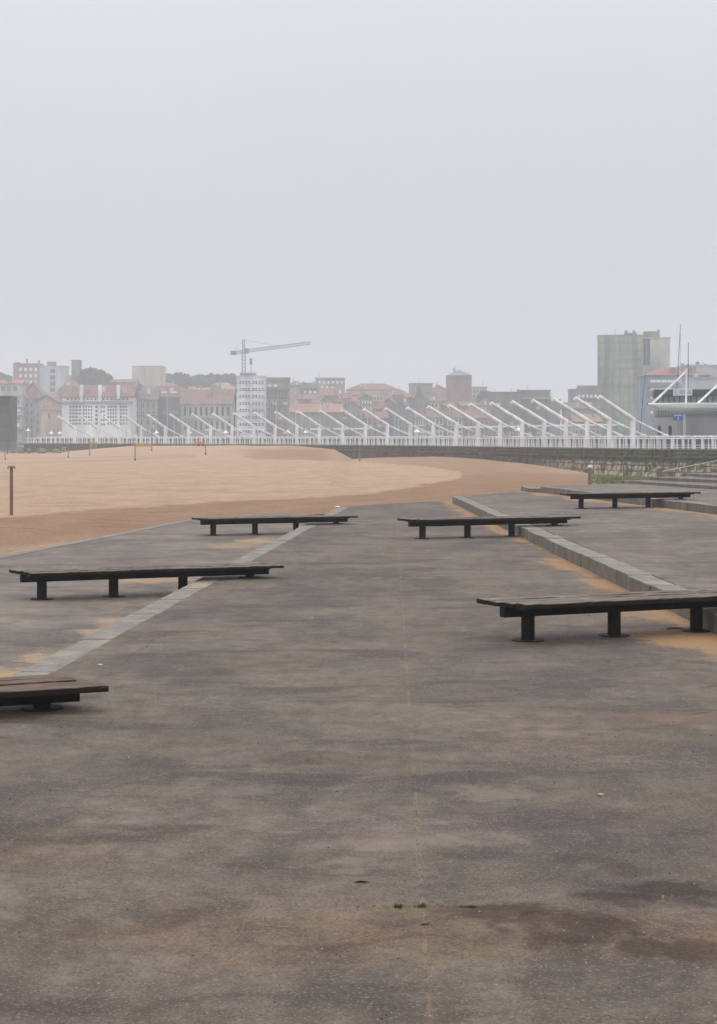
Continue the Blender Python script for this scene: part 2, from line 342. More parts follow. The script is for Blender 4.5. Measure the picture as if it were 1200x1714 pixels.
# wide shallow steps rising to the promenade on the right
for (x0, y0, x1, y1, z) in ((11.2, 71.1, 13.35, 62.3, .60), (12.5, 71.6, 14.3, 66.6, .73), (14.3, 73.6, 15.05, 70.2, .85), (16.1, 75.5, 16.7, 72.6, .97), (18.2, 78, 18.9, 75, 1.09)):
    sl_ = (x1 - x0) / (y0 - y1); yn = -6 if z == .60 else y1 - 22
    xn = x1 + (y1 - yn) * sl_
    m = MB(); m.hexa([(x0, y0), (xn, yn), (48, yn), (48, y0 + 10), (x0 + 9, y0 + 5)], -.9, z)
    tag(m.build('step', m_r2), kind='structure')
    fn = lambda d, x0=x0, y0=y0, sl_=sl_: x0 + (y0 - d) * sl_ - .03
    kerb(fn, yn, y0 + .05, .36, z - .3, z + .006, 1.1, m_kerb2, 'step_kerb')

# ------------------------------------------------------------------ pier line
PX = [50, 120, 271, 382, 490, 604, 716, 828, 901, 972, 1049, 1150, 1200, 1330]
DD = [350, 340, 318, 302, 282, 262, 242, 216, 201, 188, 177, 169, 166, 158]
def pier_d(px): return interp(PX, DD, px)
def pier_p(px): d = pier_d(px); return Vector((XD(px, d), d, 0))
def pier_n(px):
    a = pier_p(px - 40); b = pier_p(px + 40); t = (b - a).normalized(); return Vector((-t.y, t.x, 0)) if -t.y > 0 else Vector((-t.y, t.x, 0))
DECK = 1.25

# ------------------------------------------------------------------ sand
EDX = [-900, -400, 0, 190, 320, 480, 570, 745, 760, 895, 905, 1040, 1100, 1250, 1500]
EDD = [8, 22, 35.8, 44, 52.5, 57.5, 57.5, 62.5, 62, 66.5, 66.0, 70.5, 71.5, 76, 80]
NZ = [-.30, -.30, -.28, -.28, -.27, -.25, -.12, -.08, .0, .12, .2, .34, .2, .0, .0]
WX = [0, 60, 100, 160, 225, 300, 500, 560, 590, 650, 720, 800, 870, 970, 1010, 1060, 1200, 1400]
WY = [757, 757.5, 757, 751, 746, 745.5, 746, 752, 768.5, 765.5, 764, 768, 774, 789, 797, 800, 800, 800]
def sand_z(px, d):
    d0 = interp(EDX, EDD, px); z0 = interp(EDX, NZ, px); dw = pier_d(px); zw = ZD(interp(WX, WY, px), dw)
    if px < 560: z = z0 + (zw - z0) * sm(85, dw, d)
    else: z = z0 + (zw - z0) * ((max(0, d - d0 - 4)) / (dw - d0 - 4)) ** 1.0
    return z
n = NT('beach_sand', .95)
at = n.t.nodes.new('ShaderNodeAttribute'); at.attribute_name = 'Col'
f1 = n.noise(n.scale(n.P, (1, .35, 1)), .55, 6, .62); f2 = n.noise(n.P, 7, 4, .7); f3 = n.noise(n.P, 60, 2, .7); tk = n.noise(n.scale(n.vmath('ADD', n.P, n.vmath('MULTIPLY', n.noise(n.P, .12, 2, color=True), (14, 14, 0))), (.16, 1.5, 1)), 1.2, 5, .7)
c = n.mix(1, at.outputs['Color'], n.ramp(f1, .28, .72, .88, 1.08), 'MULTIPLY')
c = n.mix(1, c, n.ramp(f2, .3, .7, .76, 1.12), 'MULTIPLY'); c = n.mix(1, c, n.ramp(tk, .38, .52, .83, 1.04), 'MULTIPLY'); c = n.mix(1, c, n.ramp(f3, .3, .7, .86, 1.1), 'MULTIPLY')
n.bump(n.math('ADD', n.math('ADD', f2, tk), n.math('MULTIPLY', f3, .3)), .8, .09); m_sand = n.out(c)
PXS = [-900 + i * 5 for i in range(481)]
TS = [i / 240 for i in range(241)]
LX = [-200, 50, 150, 300, 450, 600, 650, 700, 750, 768, 776]; LY = [885, 865, 855, 845, 836, 825, 820, 813.5, 806, 800, 794]
UX = [-200, 430, 480, 560, 650, 700, 750, 768, 776]; UY = [690, 700, 765, 772, 776, 779, 786, 791, 796]
dry = Vector(lin((179, 148, 121))[:3]); damp = Vector(lin((147, 111, 82))[:3]); midc = Vector(lin((166, 135, 104))[:3]); grs = Vector(lin((92, 100, 60))[:3])
me = bpy.data.meshes.new('beach_sand'); vs = []; cols = []; fs = []
for px in PXS:
    d0 = interp(EDX, EDD, px) - 1.2; d1 = pier_d(px) + 1.5
    for t in TS:
        d = d0 * (d1 / d0) ** t; z = sand_z(px, d); x = XD(px, d)
        amp = sm(d0 + 1, d0 + 8, d)
        nn = noise.noise(Vector((x * .12, d * .06, 0))) * .10 + noise.noise(Vector((x * .9, d * .5, 3))) * .018 + noise.noise(Vector((x * 2.3, d * 1.6, 9))) * .012
        # long low ridges of raked sand
        vs.append((x, d, z + nn * amp - (0 if amp else .0)))
        py = HZ + F * (EYE - z) / d
        wob = noise.noise(Vector((x * .25, d * .08, 1))) * 4 + noise.noise(Vector((x * 1.1, d * .3, 5))) * 2.5 + noise.noise(Vector((x * 3, d * 1.2, 5))) * 2.5
        lo = sm(-2, 1.5, interp(LX, LY, px) - py + wob)              # 1 above lower boundary
        up = sm(-1, 1, py - interp(UX, UY, px) + wob * .4)
        light = lo * up * sm(-4, 4, 778 - px + wob * 2)
        c_ = midc.lerp(dry, light)
        band = (1 - lo) * sm(-6, 8, 50 - (py - interp(LX, LY, px)) - wob * 1.5 - px * .015)
        c_ = c_.lerp(damp, band * .9)
        if px > 560: c_ = c_.lerp(damp, (1 - light) * .6 * sm(560, 700, px) * (1 - sm(850, 960, px)))
        tri = sm(-3, 3, py - 752) * sm(-2, 2, interp([380, 420, 560], [757, 768, 771], px) - py + wob * .3) * sm(385, 440, px) * (1 - sm(530, 570, px))
        c_ = c_.lerp(damp, tri * .75)
        for yy, aa in ((766 - (px - 130) * .02, .45), (771.5 - (px - 130) * .035, .5)):
            if px < 330: c_ = c_.lerp(damp, aa * max(0, 1 - abs(py - yy + wob * .15) / 1.5))
        if px > 985:
            c_ = c_.lerp(grs, sm(988, 1012, px + wob * 2) * sm(76, 84, d) * .95)
        elif px > 880: c_ = c_.lerp(grs, sm(.965, .99, d / pier_d(px)) * .5)
        cols.append((c_.x, c_.y, c_.z, 1))
nT = len(TS)
for i in range(len(PXS) - 1):
    for j in range(nT - 1):
        a = i * nT + j; fs.append((a, a + nT, a + nT + 1, a + 1))
me.from_pydata(vs, [], fs); me.update()
ca = me.color_attributes.new('Col', 'FLOAT_COLOR', 'POINT'); ca.data.foreach_set('color', [q for c_ in cols for q in c_])
for p in me.polygons: p.use_smooth = True
so_ = bpy.data.objects.new('sand', me); C.objects.link(so_); me.materials.append(m_sand); tag(so_, kind='structure')

# ground sheet, harbour water, town ground with its hill
m_gr = MP((96, 92, 84), .95, .3, .05, False, 'earth')
m = MB(); m.quad((-1900, -80, -3.4), (1900, -80, -3.4), (1900, 2300, -3.4), (-1900, 2300, -3.4)); tag(m.build('ground', m_gr), kind='structure')
nw = NT('harbour_water', .12); nw.bump(nw.noise(nw.scale(nw.P, (1, 2, 1)), .8, 4), .4, .1); mwater = nw.out(lin((66, 76, 78)))
m = MB(); m.quad((-500, 150, -2.2), (700, 150, -2.2), (700, 470, -2.2), (-500, 470, -2.2)); tag(m.build('water', mwater), kind='structure')
m = MB(); xs = [-1400 + i * 40 for i in range(71)]; ys = [440, 441, 560, 620, 680, 740, 800, 860, 930, 1000, 1200, 1500, 2200]
def hill_z(x, y):
    if y <= 440: return -3.3
    return 1.2 + 11 * sm(640, 860, y) * (1 - sm(60, 260, x)) * (0.6 + .4 * sm(200, -60, x)) + noise.noise(Vector((x * .01, y * .01, 0))) * .6 * sm(600, 700, y)
for i in range(len(xs) - 1):
    for j in range(len(ys) - 1):
        q = [(xs[a], ys[b], hill_z(xs[a], ys[b])) for a, b in ((i, j), (i + 1, j), (i + 1, j + 1), (i, j + 1))]; m.quad(*q)
tag(m.build('town_ground', MP((110, 108, 100), .95, .3, .03, False, 'town_earth')), kind='structure')

# ------------------------------------------------------------------ promenade pier
m_deck = MP((150, 147, 142), .85, .2, .3, False, 'promenade_paving'); m_white = MP((228, 228, 229), .6, .22, 1.6, True, 'white_paint')
samp = [40 + i * 10 for i in range(130)]
front = [pier_p(p) for p in samp]; nrm = [pier_n(p) for p in samp]
back = [f + n_ * 4.9 for f, n_ in zip(front, nrm)]
m = MB()
for i in range(len(samp) - 1):
    a, b, c_, d_ = front[i], front[i+1], back[i+1], back[i]
    m.quad((a.x, a.y, DECK), (b.x, b.y, DECK), (c_.x, c_.y, DECK), (d_.x, d_.y, DECK))
tag(m.build('promenade_deck', m_deck), kind='structure')
# wall face in courses: upper weedy band, ledge, lower eroded blocks
n = NT('weedy_sea_wall', .9)
st = n.noise(n.scale(n.P, (1.0, 1.0, .22)), 1.3, 6, .78); bl = n.noise(n.P, .25, 4, .6); fi = n.noise(n.P, 5, 4, .7)
zz = n.sep(n.P); v = n.math('ADD', zz[2], n.math('MULTIPLY', n.math('SUBTRACT', st, .5), 1.1))
upc = n.mix(n.ramp(st, .35, .65), lin((18, 16, 14)), lin((92, 82, 70)))
upc = n.mix(n.ramp(bl, .48, .62, 0, .75), upc, lin((58, 62, 38)))
upc = n.mix(n.math('MULTIPLY', n.ramp(fi, .6, .75, 0, .6), n.ramp(v, -1.2, .6)), upc, lin((150, 145, 130)))
br = n.t.nodes.new('ShaderNodeTexBrick'); br.inputs['Scale'].default_value = 1.0; br.inputs['Mortar Size'].default_value = .05
br.inputs['Brick Width'].default_value = 1.15; br.inputs['Row Height'].default_value = .62; br.inputs['Color1'].default_value = lin((198, 180, 152)); br.inputs['Color2'].default_value = lin((156, 142, 120)); br.inputs['Mortar'].default_value = lin((58, 54, 44))
cb = n.t.nodes.new('ShaderNodeCombineXYZ'); n.put(cb.inputs[0], n.math('ADD', n.math('MULTIPLY', zz[0], -.6), n.math('MULTIPLY', zz[1], .8))); n.put(cb.inputs[1], n.math('ADD', zz[2], n.math('MULTIPLY', n.math('ADD', fi, st), .45))); n.t.links.new(cb.outputs[0], br.inputs['Vector'])
pale = n.mix(n.ramp(n.noise(n.scale(n.P, (1.6, 1.6, .35)), 1.3, 7, .75, .5), .46, .58, 0, .95), br.outputs['Color'], lin((50, 48, 34)))
pale = n.mix(n.ramp(n.noise(n.scale(n.P, (1, 1, .7)), .5, 4, .7), .52, .62, 0, .6), pale, lin((78, 80, 50)))
right = n.ramp(zz[0], 20, 25)
low = n.math('MULTIPLY', n.ramp(v, .0, -.25), right)
c = n.mix(low, upc, pale)
n.bump(n.math('ADD', st, br.outputs['Fac']), .7, .25); m_wall = n.out(c)
m = MB(); zs = [DECK - .02, .95, .62, .42, .40, .38, .1, -.2, -.5, -.8, -1.1, -1.5, -2.2, -3.2]
offs = [.05, .0, .0, .02, -.32, -.36, -.22, -.2, -.24, -.28, -.34, -.42, -.6, -.9]
fine = [40 + i * 2.5 for i in range(516)]; grid = []
for i, p in enumerate(fine):
    f = pier_p(p); n_ = pier_n(p); colm = []
    for z, o in zip(zs, offs):
        k = 0 if z > .9 else (.05 if z > .3 else .22)
        jj = noise.noise(Vector((f.x * .9, f.y * .9, z * 1.6))) * k * 1.6
        q = f + n_ * (o + jj); colm.append((q.x, q.y, z + (noise.noise(Vector((f.x * .5, f.y * .5, 7))) * .06 if .3 < z < .5 else 0)))
    grid.append(colm)
b0 = 0
for colm in grid: m.v += colm
nz_ = len(zs)
for i in range(len(grid) - 1):
    for j in range(nz_ - 1): a = i * nz_ + j; m.f.append((a, a + nz_, a + nz_ + 1, a + 1))
wl = m.build('sea_wall', m_wall); tag(wl, 'long dark mossy stone sea wall carrying the white promenade railing behind the sand', 'sea wall')
# coping slab on the wall edge
m = MB()
for i in range(len(samp) - 1):
    a, b = front[i] - nrm[i] * .12, front[i+1] - nrm[i+1] * .12; c_, d_ = front[i+1] + nrm[i+1] * .5, front[i] + nrm[i] * .5
    m.hexa([(a.x, a.y), (b.x, b.y), (c_.x, c_.y), (d_.x, d_.y)], DECK - .10, DECK + .05)
m.build('coping', MP((120, 116, 108), .9, .35, .8, False, 'coping_stone'), wl)
# parapet on the harbour side
m_par = MP((150, 150, 152), .8, .3, .5, True, 'parapet_render')
pr = MB(); cp = MB(); pil = []
for i in range(len(samp) - 1):
    if samp[i] > 1140: break
    a, b = back[i], back[i+1]; n1, n2 = nrm[i], nrm[i+1]
    pr.hexa([(a.x, a.y), (b.x, b.y), (b.x + n2.x * .5, b.y + n2.y * .5), (a.x + n1.x * .5, a.y + n1.y * .5)], -3, 2.45)
    a2, b2 = a - n1 * .25, b - n2 * .25
    cp.hexa([(a2.x, a2.y), (b2.x, b2.y), (b2.x + n2.x * 1.0, b2.y + n2.y * 1.0), (a2.x + n1.x * 1.0, a2.y + n1.y * 1.0)], 2.45, 2.66)
par = pr.build('harbour_parapet', MP((92, 94, 97), .85, .35, .9, True, 'parapet_wall')); tag(par, 'long pale parapet wall along the harbour side of the pier behind the masts', 'parapet')
cp.build('coping', m_white, par)
# resample along the path
def walk(step, p0, p1, off):
    out = []; acc = 0; last = None; p = p0
    while p <= p1:
        q = pier_p(p) + pier_n(p) * off
        if last is not None: acc += (q - last).length
        if last is None or acc >= step: out.append((q, pier_n(p), p)); acc = 0
        last = q; p += .25
    return out
pl = MB()
for q, n_, p in walk(1.5, 45, 1138, 4.8): pl.bar((q.x, q.y, DECK), (q.x, q.y, 2.45), .26, .2)
tag(pl.build('pilaster', m_white, par), kind='stuff')
# front railing
rail = empty('promenade_railing', front[60], 0, 'long white railing of slanted posts along the top of the sea wall', 'railing')
o0 = Vector(front[60])
tr = MB(); br_ = MB()
pts = [pier_p(p) + pier_n(p) * .2 - o0 for p in samp]
for a, b in zip(pts[:-1], pts[1:]):
    tr.tube((a.x, a.y, DECK + 1.08), (b.x, b.y, DECK + 1.08), .055, n=8, cap=False)
    br_.tube((a.x, a.y, DECK + .42), (b.x, b.y, DECK + .42), .03, n=6, cap=False)
    br_.tube((a.x, a.y, DECK + .18), (b.x, b.y, DECK + .18), .03, n=6, cap=False)
tr.build('top_rail', m_white, rail); br_.build('lower_rail', m_white, rail)
posts = walk(.86, 45, 1320, .2); posts.reverse()
vis = [q for q in posts if q[2] <= 1215]
post0 = None; restp = MB()
def post_shape(mm, x, y, n_):
    t = Vector((n_.y, -n_.x, 0))
    a = Vector((x, y, DECK + .05)); mm.bar(a + n_ * .0, a + n_ * -.02 + t * .0 + Vector((0, 0, 1.0)), .15, .10, up=n_, w2=(.07, .06))
pm = MB(); post_shape(pm, 0, 0, Vector((.5, .86, 0)))
for k, (q, n_, p) in enumerate(vis):
    if k < 100:
        if post0 is None: post0 = pm.build('post', m_white, rail); o = post0
        else: o = post0.copy(); C.objects.link(o)
        o.location = (q.x - o0.x, q.y - o0.y, 0)
    else: post_shape(restp, q.x - o0.x, q.y - o0.y, n_)
for q, n_, p in posts:
    if p > 1215: post_shape(restp, q.x - o0.x, q.y - o0.y, n_)
tag(restp.build('post', m_white, rail), kind='stuff')

# angled masts
MX = [120, 157.5, 194, 231, 271, 310, 347, 382.5, 419, 454, 490.5, 528, 566.5, 604.5, 641, 679.5, 717, 754.5, 791, 828, 864.5, 901, 937, 972.5, 1010, 1049]
mast0 = None
for i, px in enumerate(MX):
    q = pier_p(px) + pier_n(px) * .75; n_ = pier_n(px)
    lab = 'white angled steel mast leaning over the beach, %s mast from the left' % ORD[i]
    if mast0 is None:
        mast0 = empty('angled_mast', (0, 0, 0), 0, lab, 'mast', 'white angled masts along the pier')
        b = MB(); b.tube((0, 0, 0), (0, 0, 3.2), .285, .27, 12); b.tube((0, 0, 0), (0, 0, .12), .40, .40, 12); b.build('column', m_white, mast0, smooth=True)
        b = MB(); b.tube((.12, 0, 3.05), (-4.1, 0, 5.5), .26, .20, 12); b.tube((-4.1, 0, 5.5), (-4.2, 0, 5.2), .2, .16, 10); b.build('arm', m_white, mast0, smooth=True)
        b = MB(); b.tube((.1, 0, 3.1), (4.0, 0, 1.48), .12, .11, 8); b.box(3.75, 4.3, -.16, .16, 1.39, 1.58); b.build('stay', m_white, mast0)
        m_ = mast0
    else:
        m_ = copy_tree(mast0); m_['label'] = lab
    m_.location = (q.x, q.y, DECK + .005); m_.rotation_euler = (0, 0, math.atan2(n_.y, n_.x))

# ------------------------------------------------------------------ benches
def woodmat(nm, dark, pale, warm):
  n = NT(nm, .75)
  sO = n.sep(n.O); brd = n.math('FLOOR', n.math('DIVIDE', n.math('ADD', sO[1], .462), .231))
  hsh = n.math('FRACT', n.math('MULTIPLY', n.math('SINE', n.math('ADD', n.math('MULTIPLY', brd, 12.9), 1.3)), 437.5))
  gr = n.noise(n.scale(n.vmath('ADD', n.O, n.scale(brd, 1) if False else (0, 0, 0)), (1.2, 26, 8)), 1.8, 7, .75, .4); big = n.noise(n.O, 1.6, 5, .65)
  c = n.mix(n.ramp(gr, .32, .68), lin(dark), lin(pale)); c = n.mix(n.ramp(big, .42, .62, 0, .7), c, lin(warm))
  c = n.mix(1, c, n.ramp(hsh, 0, 1, .72, 1.2), 'MULTIPLY')
  we = n.ramp(n.noise(n.scale(n.O, (2, 9, 1)), 3, 5, .75), .58, .72, 0, .5); c = n.mix(we, c, lin((160, 132, 104)))
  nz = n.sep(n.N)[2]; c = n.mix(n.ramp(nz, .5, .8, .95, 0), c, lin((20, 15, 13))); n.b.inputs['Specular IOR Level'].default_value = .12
  n.bump(gr, .8, .012); return n.out(c)
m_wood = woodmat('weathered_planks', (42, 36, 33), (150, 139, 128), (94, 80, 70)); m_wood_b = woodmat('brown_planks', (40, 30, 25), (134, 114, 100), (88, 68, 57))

n = NT('dark_painted_steel', .7); n.b.inputs['Specular IOR Level'].default_value = .2; c = n.mix(n.ramp(n.noise(n.P, 9, 4), .4, .7), lin((15, 16, 16)), lin((26, 28, 27))); m_steel = n.out(c)
def bench(x, y, z0, label, short=True, ang=24, seed=0, legsp=1.2, wood=None):
    a = math.radians(ang); root = empty('bench', (x, y, z0), a, label, 'bench', 'long low plank benches on the terraces')
    rr = random.Random(seed)
    s = MB(); wv = .207; gap = .024; nb = 4; L0, L1 = -.37, 3.97
    for k in range(nb):
        v0 = -.45 + k * (wv + gap); v1 = v0 + wv; sh = -((v0 + v1) / 2) / .45 * .13 + rr.uniform(-.025, .025)
        x0, x1 = L0 + sh, L1 + sh; N = 46; h = rr.uniform(-.004, .006); i0 = len(s.v)
        for q in range(N + 1):
            xx = x0 + (x1 - x0) * q / N
            nib = lambda: max(0, rr.gauss(0, .006))
            e0 = v0 + nib() + (abs(noise.noise(Vector((xx * 3, seed, k)))) * .022 if k == 0 else 0); e1 = v1 - nib()
            zt = .47 + h + rr.uniform(-.0015, .0015) + noise.noise(Vector((xx * .8, k * 3, seed))) * .006; zb = .42 + h * .3
            s.v += [(xx, e0, zb), (xx, e0 + .002, zt - .006 - nib()), (xx, e0 + .010, zt), (xx, e1 - .008, zt), (xx, e1, zt - .007), (xx, e1, zb)]
        for q in range(N):
            for t in range(6):
                u = (t + 1) % 6; a0 = i0 + q * 6; s.f.append((a0 + t, a0 + u, a0 + 6 + u, a0 + 6 + t))
        s.f.append(tuple(i0 + t for t in range(6))); s.f.append(tuple(i0 + N * 6 + t for t in range(6)))
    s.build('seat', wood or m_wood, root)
    b = MB(); b.box(-.35, 3.93, -.06, .06, .29, .415)
    b.build('beam', m_steel, root, bevel=.006)
    for xx in (-.25, .6, 1.8, 3.0, 3.8): b = MB(); b.box(xx - .03, xx + .03, -.40, .40, .395, .4185); b.build('cross_brace', m_steel, root)
    for k in range(4):
        zb = STEP if (k == 3 and short) else 0
        lx = k * legsp
        b = MB(); b.tube((lx, 0, zb), (lx, 0, .289), .08, .08, 24, cap=False); leg = b.build('leg', m_steel, root, smooth=True)
        b = MB(); b.tube((lx, 0, zb), (lx, 0, zb + .012), .19, .19, 32); pl_ = b.build('base_plate', m_steel, leg, bevel=.003)
    return root
def leg_at(px, py, z, k=0, ang=24):
    p = PG(px, py, z); a = math.radians(ang); return p.x - math.cos(a) * 1.2 * k, p.y - math.sin(a) * 1.2 * k
x, y = leg_at(883.6, 1072, 0); bench(x, y, 0, 'nearest long plank bench at the right edge, standing on sandy paving', seed=1)
x, y = leg_at(707, 901.5, 0); bench(x, y, 0, 'plank bench in the middle of the photo straddling the raised right kerb', seed=2, ang=23)
x, y = leg_at(972.5, 851.3, STEP); bench(x, y, STEP, 'farthest plank bench at upper right, on the upper terrace below the steps', seed=3, ang=23)
x, y = leg_at(70, 1003, -STEP); bench(x, y, -STEP, 'plank bench on the left crossing the pale kerb above the cut off bench', seed=4, ang=23)
x, y = leg_at(356.7, 896, -STEP); bench(x, y, -STEP, 'small distant plank bench beside the sand at the far end of the left kerb', seed=5, ang=23)
x, y = leg_at(70, 1186, 0, 3); bench(x, y, -STEP, 'cut off plank bench at the left edge, only its brown end reaching into view', seed=6, wood=m_wood_b)

# ------------------------------------------------------------------ beach furniture
m_post = MP((130, 104, 76), .8, .3, 3, True, 'weathered_post'); m_grey = MP((120, 122, 122), .6, .2, 2, True, 'grey_metal'); m_yel = MP((196, 160, 84), .8, .2, .5, True, 'yellow_netting')
p = PG(19, 864.5, -.28); s_ = p.y / F
t = empty('shower_post', (p.x, p.y, -.3), 0, 'tall wooden beach shower post with a flat cap, standing in the sand at the left', 'shower post')
b = MB(); b.tube((0, 0, 0), (0, 0, 86 * s_ - .06), 2.9 * s_, 2.7 * s_, 14); b.build('post', m_post, t, smooth=True)
b = MB(); zt = 86 * s_; b.hexa([(6.2 * s_ * math.cos(k * math.pi / 6), 6.2 * s_ * math.sin(k * math.pi / 6)) for k in range(12)], zt - .06, zt); b.build('cap', MP((150, 142, 126), .7, .2, 4, False, 'cap_metal'), t, bevel=.01)
for sx in (-1, 1):
    b = MB(); b.tube((sx * 5.5 * s_, 0, zt - .05), (sx * 6.2 * s_, 0, zt - 5 * s_), .018, .03, 8); b.build('nozzle', m_grey, t)
b = MB(); b.tube((0, 0, 33 * s_), (0, 0, 34.5 * s_), 3.3 * s_, n=14); b.build('band', m_post, t)
# bollard
dpt = 74; p = PD(987.5, 808.5, dpt)
t = empty('marker_post', (p.x, p.y, p.z - .1), 0, 'short stone marker post with a white top between the sand and the steps', 'post')
b = MB(); b.bar((0, 0, 0), (0, 0, .78), .18, .18, w2=(.15, .15)); b.build('shaft', MP((128, 118, 106), .85, .35, 4, True, 'post_stone'), t, bevel=.01)
b = MB(); b.bar((0, 0, .78), (0, 0, .88), .19, .19); b.build('cap', m_white, t, bevel=.015)
# net poles standing in the far sand
for i, (px, y0, y1, lb) in enumerate(((9, 737, 770, 'leaning'), (114, 735, 766, ''), (150, 738, 762, ''), (226, 742, 771, ''), (254, 720, 755, 'tall'), (344, 745, 761.5, ''), (602, 748, 771, ''))):
    # find sand distance seen at y1
    d = 60
    while d < 330 and HZ + F * (EYE - sand_z(px, d)) / d > y1: d += .5
    z = sand_z(px, d); s_ = d / F
    t = empty('net_pole', (XD(px, d), d, z - .1), 0, '%s thin dark net pole stuck in the far sand, %s from the left edge' % (lb, ORD[i]), 'pole', 'net poles on the far sand')
    t['label'] = t['label'].strip()
    hh = (y1 - y0) * s_ + .1; b = MB(); ln = -.25 if lb == 'leaning' else 0
    b.tube((0, 0, 0), (ln, 0, hh), .07, .055, 8); b.build('pole', m_grey, t)
    b = MB(); b.tube((0, 0, 0), (0, 0, .3), .10, .10, 8); b.build('socket', MP((70, 68, 64), .8, .2, 3, False, 'rubber'), t)
    if i == 4: b = MB(); b.bar((0, 0, hh), (0, 0, hh + .12), .25, .1); b.build('top_plate', m_grey, t)
# yellow sports frames
def frame_thing(px, y1, w_px, h_px, lab):
    d = 60
    while d < 330 and HZ + F * (EYE - sand_z(px, d)) / d > y1: d += .5
    z = sand_z(px, d); s_ = d / F; t = empty('goal_frame', (XD(px, d), d, z), .3, lab, 'goal frame')
    W_, H_ = w_px * s_, h_px * s_
    b = MB(); b.bar((-W_/2, 0, 0), (-W_/2, 0, H_), .1); b.bar((W_/2, 0, 0), (W_/2, 0, H_), .1); b.bar((-W_/2 - .05, 0, H_), (W_/2 + .05, 0, H_), .1)
    b.bar((-W_/2, 0, H_), (-W_/2, 1.2, 0), .08); b.bar((W_/2, 0, H_), (W_/2, 1.2, 0), .08); b.build('frame', m_yel, t)
    b = MB()
    for k in range(9): x_ = -W_/2 + W_ * k / 8; b.bar((x_, .05, H_), (x_, 1.2, .02), .035)
    for k in range(7): u = (k + .5) / 7; b.bar((-W_/2, .05 + 1.15 * u, H_ * (1 - u)), (W_/2, .05 + 1.15 * u, H_ * (1 - u)), .035)
    b.build('net', m_yel, t)
frame_thing(157, 749.5, 9, 12, 'yellow netted frame by the dark stretch of sea wall at far left')
frame_thing(107, 754.5, 6, 8, 'small yellow netted frame left of the white gridded building, low on the far sand')
frame_thing(240, 748.5, 24, 5, 'wide low yellow frame on the far sand below the leftmost masts')
d = 285; p = PD(336, 750, d)
t = empty('beach_cart', (p.x, p.y, sand_z(336, 285)), .2, 'small orange beach cart on the far sand under the pier railing', 'cart')
b = MB(); b.hexa([(-.7, -.35), (.7, -.35), (.7, .35), (-.7, .35)], .25, .8); b.build('tub', MP((200, 110, 60), .6, .1, 1, False, 'orange_plastic'), t, bevel=.05)
for sx in (-.45, .45): b = MB(); b.tube((sx, -.42, .22), (sx, .42, .22), .22, n=14); b.build('wheel', MP((50, 50, 50), .8, .1, 1, False, 'tyre_rubber'), t)
b = MB(); b.tube((.7, 0, .7), (1.3, 0, 1.1), .03); b.build('handle', m_grey, t)

# handrail on the steps
t = empty('handrail', (13.8, 74.5, .6), 0, 'thin pale metal handrail rising beside the shallow steps at the right', 'handrail')
A = PD(1108, 789.5, 74) - Vector((13.8, 74.5, .6)); B_ = PD(1203, 770.5, 76) - Vector((13.8, 74.5, .6)); dirv = (B_ - A)
b = MB(); b.tube(A, A + dirv * 1.6, .022, n=8); b.build('rail', MP((170, 168, 162), .5, .1, 1, False, 'pale_metal'), t)
for k in (.02, .44, .86, 1.28):
    q = A + dirv * k; b = MB(); b.tube((q.x, q.y, -.4), (q.x, q.y, q.z), .018, n=8); b.build('baluster', m_grey, t)

# grass below the wall
def blades(name, pts, h, wd, mat, **kw):
    m = MB()
    for (x, y, z) in pts:
        a = R.uniform(0, 6.28); l = R.uniform(.3, 1) * h; t_ = R.uniform(.1, .6) * l
        dx, dy = math.cos(a), math.sin(a); b_ = Vector((x, y, z)); u = Vector((-dy, dx, 0)) * wd
        mid_ = b_ + Vector((dx * t_ * .35, dy * t_ * .35, l * .6)); tip = b_ + Vector((dx * t_, dy * t_, l))
        m.quad(b_ - u, b_ + u, mid_ + u * .7, mid_ - u * .7); m.quad(mid_ - u * .7, mid_ + u * .7, tip)
    o = m.build(name, mat); return o
n = NT('grass_blades', .7); c = n.mix(n.noise(n.P, 3, 2), lin((70, 92, 36)), lin((122, 124, 66))); m_grass = n.out(c)
pts = []
while len(pts) < 14000:
    px = R.uniform(985, 1230); d = R.uniform(78, pier_d(px) - .6)
    if R.random() > sm(.35, .55, noise.noise(Vector((px * .05, d * .12, 2))) + sm(985, 1010, px) * .9): continue
    pts.append((XD(px, d), d, sand_z(px, d) - .03))
tag(blades('grass', pts, .22, .035, m_grass), 'patchy green grass at the foot of the pale stone wall', 'grass', kind='stuff')
pts = []
while len(pts) < 5000:
    px = R.uniform(560, 1240); f = pier_p(px); n_ = pier_n(px)
    if R.random() > sm(.1, .4, noise.noise(Vector((px * .03, 0, 4))) + .25): continue
    q = f - n_ * R.uniform(.05, .3); pts.append((q.x, q.y, R.choice((.40, .38, -.1, .8)) + R.uniform(-.05, .05)))
tag(blades('wall_weeds', pts, .3, .04, m_grass), 'tufts of green weed growing from the sea wall ledge', 'weeds', kind='stuff')
